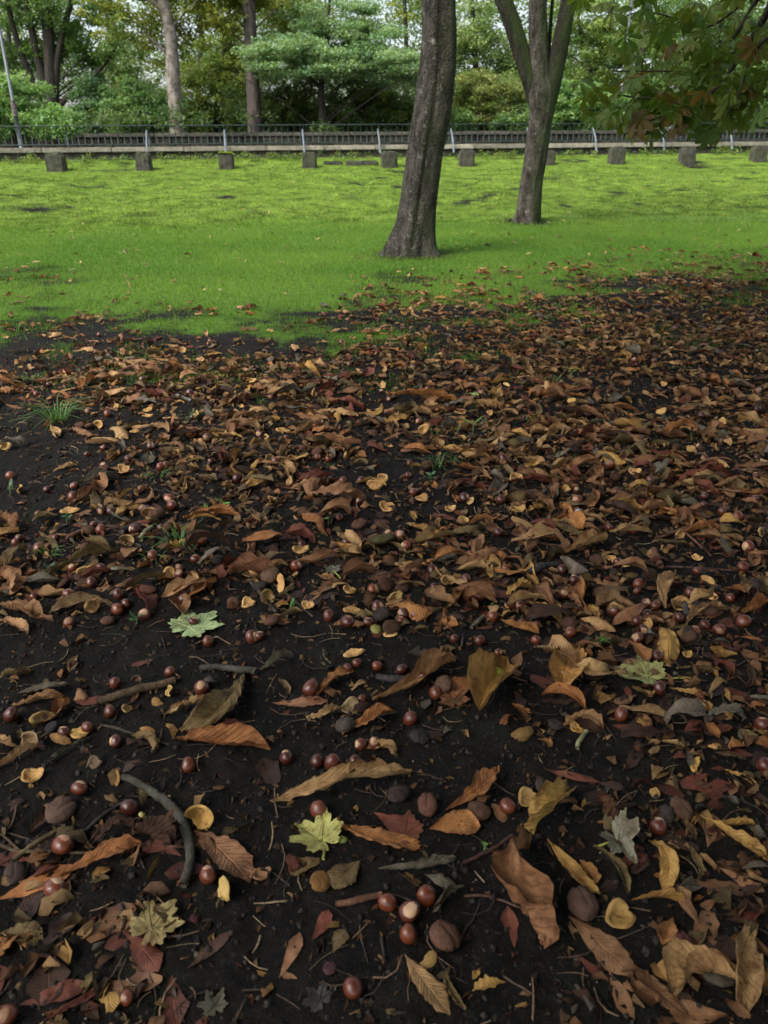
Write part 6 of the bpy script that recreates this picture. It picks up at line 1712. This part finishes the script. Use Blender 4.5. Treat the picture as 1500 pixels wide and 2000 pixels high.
for a in ((110, 820, 150, 46, "grass tuft at the left edge in the middle distance, largest"), (350, 1068, 110, 34, "grass tuft left of the brown rolled leaf"), (95, 1085, 70, 18, "grass tuft at left beside small blue-green weeds"), (312, 940, 70, 18, "thin spiky grass tuft in the left middle distance"),
          (850, 922, 80, 22, "grass tuft with seedlings in the centre distance"), (1165, 1265, 48, 26, "small fine grass tuft beside the pale blotched maple leaf"), (375, 820, 60, 20, "small grass tuft left of centre in the distance"), (300, 1085 + 10, 70, 8, "few long grass blades beside the round tan shell half"), (885, 905, 40, 12, "sparse grass blades right of the centre tuft"),
          (60, 745, 60, 16, "low grass tuft at the far left edge of the litter"), (505, 790, 40, 12, "short grass tuft among leaves left of the big orange leaf"), (645, 1000 - 85, 30, 9, "thin grass wisp in the centre litter"), (1080, 745, 50, 14, "grass wisp in the right middle distance")):
    tuft(*a)
seedling(435, 1000, 30, "two-leaved seedling left of centre above the red wrinkled leaf", 2); seedling(400, 1003, 14, "low seedling with round leaves beside the two-leaved seedling", 3); seedling(640, 1028, 28, "single-leaf seedling standing in the centre litter", 1); seedling(922, 850, 32, "tall two-leaved seedling in the centre distance", 2); seedling(892, 852, 12, "low seedling beside the tall two-leaved one", 2); seedling(1113, 738, 22, "bright seedling in the right middle distance", 2); seedling(265, 1215, 26, "leafy weed at the foot of the upright reddish leaf", 7, (0.05, 0.11, 0.035)); seedling(95, 1120, 26, "blue-green broad-leaved weed at left", 8, (0.05, 0.105, 0.055)); seedling(20, 968, 24, "pale weed at the left edge in the middle distance", 6, (0.075, 0.125, 0.06)); seedling(130, 1022, 24, "blue-green weed beside a pale-scarred conker at upper left", 5, (0.05, 0.11, 0.05)); seedling(565, 1192, 20, "tiny green sprout on bare soil left of the humped brown leaf", 6, (0.06, 0.14, 0.03)); seedling(942, 1668, 16, "tiny green sprout beside the flat triangular orange leaf", 8, (0.06, 0.14, 0.03)); seedling(840, 948, 22, "low rosette weed below the centre grass tuft", 8, (0.07, 0.14, 0.05)); seedling(958, 1185, 14, "tiny single green blade in the centre right soil", 1)
g = ground(1128, 1002)
o = add("plastic_scrap", box_mesh("plastic_scrap", .022, .012, .018, M['scrap'], .004, 2, .0012), None, g, (.2, .1, .3))
tag(o, "small grey plastic scrap among the leaves at right", "scrap")

# ------------------------------------------------------------------ more litter of the same kinds, strewn
def litter_density(x, y):
    """how thickly leaves lie: patchy, thicker to the right and further off, gone on the lawn"""
    n = fbm(x * 1.9 + 3, y * 1.9, 81, 4)
    d = 0.20 + 0.40 * sstep(1.3, 2.4, y) + 0.26 * sstep(-0.8 - .15 * y, 1.0, x) - 0.22 * (1 - sstep(-1.6, -0.2, x + .1 * y)) * sstep(1.5, 3, y) + (n - 0.5) * 2.2
    d = d - 0.40 * sstep(2.9, 3.9, y) * (1 - sstep(-1.0, 0.6, x))
    return np.clip(d, 0.04, 1.0)
bare = [(230, 1275, 240, 55), (610, 1275, 130, 60), (560, 1480, 60, 60), (900, 1500, 130, 50), (1120, 1480, 130, 40), (700, 1850, 250, 140), (480, 1900, 200, 110), (1090, 1950, 100, 50), (60, 700, 120, 40), (1000, 1290, 70, 60), (480, 1600, 60, 120)]
def is_bare(p):
    q = project(p)
    return q is not None and any(((q[0] - a) / c) ** 2 + ((q[1] - b) / d) ** 2 < 1 for a, b, c, d in bare)

SR = np.random.default_rng(811)
n_hero = sum(1 for i in ITEMS if i['cat'] == 'leaf')
want = 296 - n_hero
COLW = ['brown', 'brown', 'brown', 'brown', 'orange', 'tan', 'tan', 'tan', 'ochre', 'red', 'olive', 'olive', 'dark', 'grey']
tries = 0
while want > 0 and tries < 20000:
    tries += 1
    px, py = SR.uniform(-20, 1520), 700 + 800 * SR.uniform() ** 0.8
    g = ground(px, py)
    if SR.uniform() > float(litter_density(g.x, g.y)) or is_bare(g): continue
    L = SR.uniform(.045, .125); a = SR.normal(0, .75) + (0 if SR.uniform() < .5 else math.pi)
    q = project((g.x + math.cos(a) * L, g.y + math.sin(a) * L, g.z))
    sh = SR.choice(['crum', 'boat', 'twist', 'dome', 'curl', 'cres', 'torn', 'roll'])
    place_leaf(px, py, q[0], q[1], SR.uniform(.28, .5), str(SR.choice(COLW)), str(sh), None, SR.uniform(.003, .018), int(SR.choice([0, 0, 1])), 10, 7)
    want -= 1
def strewn(n, fn, y0=620, y1=1320):
    k = 0
    while k < n:
        px, py = SR.uniform(0, 1500), SR.uniform(y0, y1)
        g = ground(px, py)
        if is_bare(g) and SR.uniform() < .8: continue
        fn(g); k += 1
strewn(45, lambda g: conker_at(g, SR.uniform(.022, .032), SR.choice(['u', 't', 'l', 'r', None, None])), 900, 1260)
strewn(95, lambda g: conker_at(g, SR.uniform(.022, .034), SR.choice(['u', 't', 'l', 'r', 'f', None, None, None])), 640, 1250)
strewn(34, lambda g: husk_at(g, SR.uniform(.026, .042), look=str(SR.choice(["whole brown", "round dark", "brown", "dull brown"])), flat=SR.uniform(.5, 1.0)), 720, 1300)
strewn(100, lambda g: shell_at(g, SR.uniform(.026, .042), str(SR.choice(['u', 'u', 's', 'f', 'b'])), None, (0.38, 0.235, 0.09)), 640, 1250)

# ------------------------------------------------------------------ uncountable litter
protos_l = []
PR = np.random.default_rng(821)
for k in range(110):
    sh = PR.choice(['crum', 'boat', 'twist', 'dome', 'curl', 'cres', 'torn', 'torn', 'roll', 'flat', 'flat', 'hook'])
    p = [q * PR.uniform(.8, 1.3) for q in SH[sh]]
    p[0] *= .6; p[1] *= .75; p[3] *= .35; p[4] *= .5; p[5] *= 1.5; p[6] *= 1.6; p[7] *= 1.7
    v, f, u, C = leaf_shape(1.0, PR.uniform(.20, .46), PR, 7, 4, p[0], p[1], p[2] * PR.choice([-1, 1]), p[3] * PR.choice([-1, 1, 1]), p[4] * PR.choice([-1, 1]), p[5] * 1.3, p[6] * 1.3, p[7], int(PR.choice([0, 0, 1, 2])))
    v = v - np.array([*v[:, :2].mean(0), np.percentile(v[:, 2], 8)])
    protos_l.append((v, f, u))
def instance(protos, X, Y, Z, S, RZ, cols, rng, tilt=.25):
    Vs, Fs, Us, Ts, n = [], [], [], [], 0
    idx = rng.integers(0, len(protos), len(X))
    for k in range(len(protos)):
        m = np.where(idx == k)[0]
        if not len(m): continue
        v, f, u = protos[k]
        rx = rng.normal(0, tilt, len(m)); ry = rng.normal(0, tilt, len(m))
        A = np.array([np.array(Euler((a, b, c)).to_matrix()) for a, b, c in zip(rx, ry, RZ[m])])
        W = np.einsum('nij,vj->nvi', A, v) * S[m][:, None, None]
        W += np.stack([X[m], Y[m], Z[m]], -1)[:, None, :]
        Vs.append(W.reshape(-1, 3)); Us.append(np.tile(u, (len(m), 1)))
        Fs.append((f[None] + (np.arange(len(m)) * len(v))[:, None, None]).reshape(-1, f.shape[1]) + n)
        Ts.append(np.repeat(cols[m], len(f), axis=0)); n += len(m) * len(v)
    return np.vstack(Vs), np.vstack(Fs), np.vstack(Us), np.vstack(Ts)
PAL = np.array([CO[c][0] for c in COLW])
def strew(n, y0, y1, power, rng, dens=True, k=1.15, pad=.55):
    x, y = scatter_trap(n, y0, y1, rng, k, pad, power)
    g = grass_mask(x, y)
    keep = rng.uniform(0, 1, n) < (litter_density(x, y) * np.maximum(litter_taper(x, y) ** 1.15, 0.004) if dens else np.clip(1.0 - sstep(.02, .80, g), 0, 1))
    x, y = x[keep], y[keep]
    bm_ = np.array([is_bare((a, b, 0.)) and rng.uniform() < .8 for a, b in zip(x, y)], bool) if dens else np.zeros(len(x), bool)
    return x[~bm_], y[~bm_]
# leaves too many to count, from the near litter out to the lawn
x, y = strew(42000, 1.35, 9.0, 0.85, PR)
keep_pts = np.array([i['o'].location[:2] for i in ITEMS if i['cat'] in ('conker', 'shell', 'seedling', 'grass') or i['noun'] == 'maple leaf' or (i['cat'] == 'leaf' and i['label'])])
free = np.ones(len(x), bool)
for k in range(0, len(x), 2000):
    d = np.hypot(x[k:k + 2000, None] - keep_pts[None, :, 0], (y[k:k + 2000, None] + .035) - keep_pts[None, :, 1])
    free[k:k + 2000] = d.min(1) > 0.068
free |= PR.uniform(0, 1, len(x)) < .12
x, y = x[free], y[free]
# the same litter goes on beside the view
sy_ = PR.uniform(-.3, 2.6, 5200); sx_ = PR.choice([-1, 1], 5200) * (.45 * np.maximum(sy_, 0) + .36 + 1.5 * PR.uniform(0, 1, 5200))
sk = PR.uniform(0, 1, 5200) < .25 + .5 * litter_density(sx_, np.maximum(sy_, 1.6))
sk &= np.abs(sx_) > 1.08 * (.62 * np.maximum(sy_, 0) + .05) * (sy_ > 1.35)
x, y = np.concatenate([x, sx_[sk]]), np.concatenate([y, sy_[sk]])
n = len(x)
S_ = PR.uniform(.035, .135, n) * np.where(PR.uniform(0, 1, n) < .40, .5, 1) * (1 - .25 * sstep(2.4, 5, y))
cols = PAL[PR.integers(0, len(PAL), n)] * PR.uniform(.7, 1.2, (n, 1))
v, f, u, t = instance(protos_l, x, y, height(x, y) + PR.uniform(0, .009, n), S_, PR.uniform(0, 6.283, n), cols, PR, .10)
o = add("leaf_litter", mesh_np("leaf_litter", v, f, M['leaf_stuff'], u, tint=t, smooth=True))
tag(o, "dense brown litter of dried leaves spread over the soil towards the lawn", "leaf litter", None, 'stuff')
# wet, trodden leaf remains close by
x, y = strew(2500, .25, 2.2, 1.0, PR, True, 1.2, .4)
n = len(x)
cols = np.array([CO[c][0] for c in ('red', 'dark', 'dark', 'brown')])[PR.integers(0, 4, n)] * PR.uniform(.4, .95, (n, 1))
fl = []
for k in range(24):
    v, f, u, C = leaf_shape(1.0, PR.uniform(.3, .6), PR, 8, 5, .05, .1, .3, 0, 0, .012, .012, .45, 2 if k % 2 else 0)
    fl.append((v - np.array([*v[:, :2].mean(0), v[:, 2].min()]), f, u))
v, f, u, t = instance(fl, x, y, 0 * x, PR.uniform(.02, .075, n), PR.uniform(0, 6.283, n), cols, PR, .02)
v[:, 2] = height(v[:, 0], v[:, 1]) + 0.0018 + np.clip(v[:, 2], -.002, .003)
o = add("trodden_leaf_remains", mesh_np("trodden_leaf_remains", v, f, M['leaf_wet_stuff'], u, tint=t, smooth=True))
tag(o, "dark wet trodden leaf remains pressed into the soil", "leaf litter", None, 'stuff')
# leaf crumbs
crumbs = []
for k in range(24):
    v, f, u, C = leaf_shape(1.0, PR.uniform(.3, .9), PR, 4, 3, .3, .6, .4, .5, .6, .05, .12, .5, 2)
    crumbs.append((v - v.mean(0), f, u))
x, y = strew(12000, .25, 3.6, .8, PR, False, 1.1, .4)
n = len(x)
cols = PAL[PR.integers(0, len(PAL), n)] * PR.uniform(.12, .9, (n, 1))
v, f, u, t = instance(crumbs, x, y, height(x, y) + .001, PR.uniform(.005, .022, n), PR.uniform(0, 6.283, n), cols, PR, .4)
o = add("leaf_crumbs", mesh_np("leaf_crumbs", v, f, M['leaf_stuff'], u, tint=t))
tag(o, "tiny crumbs of dry leaf scattered over the dark soil", "leaf litter", None, 'stuff')
# shredded leaf between the whole ones
x, y = strew(22000, .35, 4.2, .8, PR, True, 1.05, .4)
n = len(x)
cols = PAL[PR.integers(0, len(PAL), n)] * PR.uniform(.35, 1.1, (n, 1))
v, f, u, t = instance(crumbs, x, y, height(x, y) + PR.uniform(.001, .010, n), PR.uniform(.012, .042, n), PR.uniform(0, 6.283, n), cols, PR, .35)
o = add("shredded_leaf_litter", mesh_np("shredded_leaf_litter", v, f, M['leaf_stuff'], u, tint=t))
tag(o, "shredded leaf scraps filling the gaps between the whole leaves", "leaf litter", None, 'stuff')
# soil crumbs and grit
def clod(seed):
    r = np.random.default_rng(seed)
    v = np.array([[-1, -1, -1], [1, -1, -1], [1, 1, -1], [-1, 1, -1], [-1, -1, 1], [1, -1, 1], [1, 1, 1], [-1, 1, 1]], float) * .33
    f = np.array([[0, 3, 2, 1], [4, 5, 6, 7], [0, 1, 5, 4], [1, 2, 6, 5], [2, 3, 7, 6], [3, 0, 4, 7]])
    v = v * (1 + r.normal(0, .22, v.shape)) * r.uniform(.6, 1.25, 3)
    return v, f, v[:, :2] * 0
clods = [clod(900 + k) for k in range(24)]
x, y = strew(27000, .2, 3.0, .75, PR, False, 1.05, .4)
n = len(x)
cols = np.tile(np.array((.013, .011, .0092)), (n, 1)) * PR.uniform(.5, 2.0, (n, 1))
pale = PR.uniform(0, 1, n) < .03
cols[pale] = np.array((.17, .155, .13)) * PR.uniform(.5, 1.2, (pale.sum(), 1))
sz = .002 + .009 * PR.uniform(0, 1, n) ** 3.0; sz[pale] = PR.uniform(.0015, .0042, pale.sum())
v, f, u, t = instance(clods, x, y, height(x, y) + sz * .15, sz, PR.uniform(0, 6.283, n), cols, PR, 1.0)
o = add("soil_crumbs", mesh_np("soil_crumbs", v, f, M['clod'], tint=t))
tag(o, "dark soil crumbs and specks of grit covering the bare ground", "soil", None, 'stuff')
# rootlets, stalks and splinters
parts, T = [], []
x, y = strew(3200, .25, 4.2, .8, PR, False, 1.05, .4)
for a, b in zip(x, y):
    L = PR.uniform(.012, .07); d = PR.uniform(0, 6.283); c = PR.normal(0, .5)
    P = np.array([[a + math.cos(d + c * s) * L * s, b + math.sin(d + c * s) * L * s, 0] for s in np.linspace(0, 1, 4)])
    P[:, 2] = height(P[:, 0], P[:, 1]) + .0022 + PR.uniform(0, .003)
    r = PR.uniform(.0004, .0016)
    q = tube(P, [r, r, r * .9, r * .6], 4, cap=False)
    parts.append(q); T.append(np.tile(np.array(((.05, .035, .025), (.10, .065, .04), (.17, .13, .08), (.03, .025, .022))[PR.integers(4)]) * PR.uniform(.6, 1.2), (len(q[1]), 1)))
v, f, u = merge(parts)
o = add("stalk_litter", mesh_np("stalk_litter", v, f, M['clod'], tint=np.vstack(T)))
tag(o, "fine litter of leaf stalks and twig splinters on the soil", "twig litter", None, 'stuff')
# small grass and weeds among the far litter
x, y = scatter_trap(60000, 2.2, 8.0, PR, 1.2, .6, .7)
cl = fbm(x * 2.6, y * 2.6, 87, 3)
g = grass_mask(x, y)
keep = PR.uniform(0, 1, len(x)) < sstep(.50, .70, cl) * .9 * (g < .8) * (0.12 + 0.88 * sstep(3.0, 4.2, y))
x, y = x[keep], y[keep]; n = len(x)
col = np.array((0.05, 0.11, 0.018)) * PR.uniform(.6, 1.5, (n, 1))
v, f, c = blades(n, x, y, PR.uniform(.015, .05, n), PR.uniform(.003, .007, n), col, PR, .9)
o = add("stray_grass", mesh_np("stray_grass", v, f, M['grass'], tint=c))
tag(o, "stray grass blades growing up through the leaf litter", "grass", None, 'stuff')
# single small fallen leaves on the lawn and bank
x, y = scatter_trap(1500, 5.0, 19.0, PR, 1.1, 1.0, .9)
n = len(x)
kind = PR.integers(0, 4, n)
cols = np.array(((.36, .30, .09), (.42, .38, .18), (.13, .06, .03), (.22, .14, .05)))[kind] * PR.uniform(.7, 1.2, (n, 1))
m = PR.uniform(0, 1, n) < np.where(kind > 1, .22 - .12 * sstep(8, 11, y), .75)
x, y, cols = x[m], y[m], cols[m]; n = len(x)
v, f, u, t = instance(protos_l[:24], x, y, height(x, y) + .025, PR.uniform(.03, .075, n), PR.uniform(0, 6.283, n), cols, PR, .3)
o = add("lawn_leaves", mesh_np("lawn_leaves", v, f, M['leaf_stuff'], u, tint=t, smooth=True))
tag(o, "scattered yellow and brown fallen leaves dotting the grass", "leaf litter", None, 'stuff')

# ------------------------------------------------------------------ labels for the strewn things, by look and neighbour
MARKS = [("the pale green maple leaf", 405, 1205), ("the curved grey branch", 350, 1620), ("the conker cluster", 800, 1790), ("the big round husk", 1137, 1757), ("the yellow-green maple leaf", 605, 1640), ("the boat-shaped ochre leaf", 955, 1370),
         ("the blotched maple leaf", 1215, 1325), ("the olive crescent leaf", 430, 1390), ("the big orange leaf", 440, 1470), ("the long rolled tan leaf", 680, 1550), ("the long pointed tan leaf", 815, 1330), ("the grey maple leaf with green stalk", 650, 1118), ("the brown rolled leaf", 475, 1105),
         ("the tall twisted tan leaf", 1320, 1145), ("the forked reddish twig", 1340, 1035), ("the tall two-leaved seedling", 922, 835), ("the centre grass tuft", 850, 910), ("the flat red leaf", 1040, 945), ("the bright orange middle-distance leaf", 830, 780), ("the left grass tuft", 110, 810), ("the upright reddish leaf", 268, 1178),
         ("the broad orange humped leaf", 810, 1198), ("the two-leaved seedling", 435, 985), ("the scarred conker at lower left", 410, 1718), ("the crinkled ochre maple leaf", 325, 1805), ("the grey folded maple leaf", 1240, 1690), ("the thick brown twig", 265, 1350), ("the single-leaf seedling", 640, 1013),
         ("the yellow leaf", 922, 772), ("the bright seedling at right", 1113, 730), ("the spiky grass tuft", 312, 930), ("the dark grey stick", 1055, 1115), ("the flat triangular orange leaf", 890, 1632), ("the grass tuft by the rolled leaf", 350, 1060), ("the grey scrap", 1128, 998), ("the forked tree's foot", 1028, 437), ("the lone straw leaf", 142, 1292)]
bpy.context.view_layer.update()
def where(dx, dy):
    s = '' if math.hypot(dx, dy) < 70 else 'further '
    h = 'left' if dx < 0 else 'right'
    if abs(dx) > 2.2 * abs(dy): return s + h + ' of'
    if abs(dy) > 2.2 * abs(dx): return s + ('above' if dy < 0 else 'below')
    return s + ('above ' if dy < 0 else 'below ') + 'and ' + h + ' of'
used = {i['label'] for i in ITEMS if i['label']}
names = {}
for i in sorted(ITEMS, key=lambda q: -q['size']):
    o = i['o']
    lab = i['label']
    if not lab:
        c = Vector(o.bound_box[0]) * .5 + Vector(o.bound_box[6]) * .5 if o.type == 'MESH' else Vector((0, 0, 0))
        q = project(o.matrix_world @ c) or (750, 1000)
        near = sorted(MARKS, key=lambda m: math.hypot(m[1] - q[0], 1.4 * (m[2] - q[1])))[:6]
        stem = (i['look'] + ' ' + i['noun']).strip()
        cand = [f"{stem} {where(q[0] - m[1], q[1] - m[2])} {m[0]}" for m in near]
        cand += [f"{stem} between {near[a][0]} and {near[b][0]}" for a in range(3) for b in range(a + 1, 4)]
        lab = next((c_ for c_ in cand if c_ not in used and len(c_.split()) <= 16), cand[0])
        used.add(lab)
    tag(o, lab, i['cat'], i['group'])
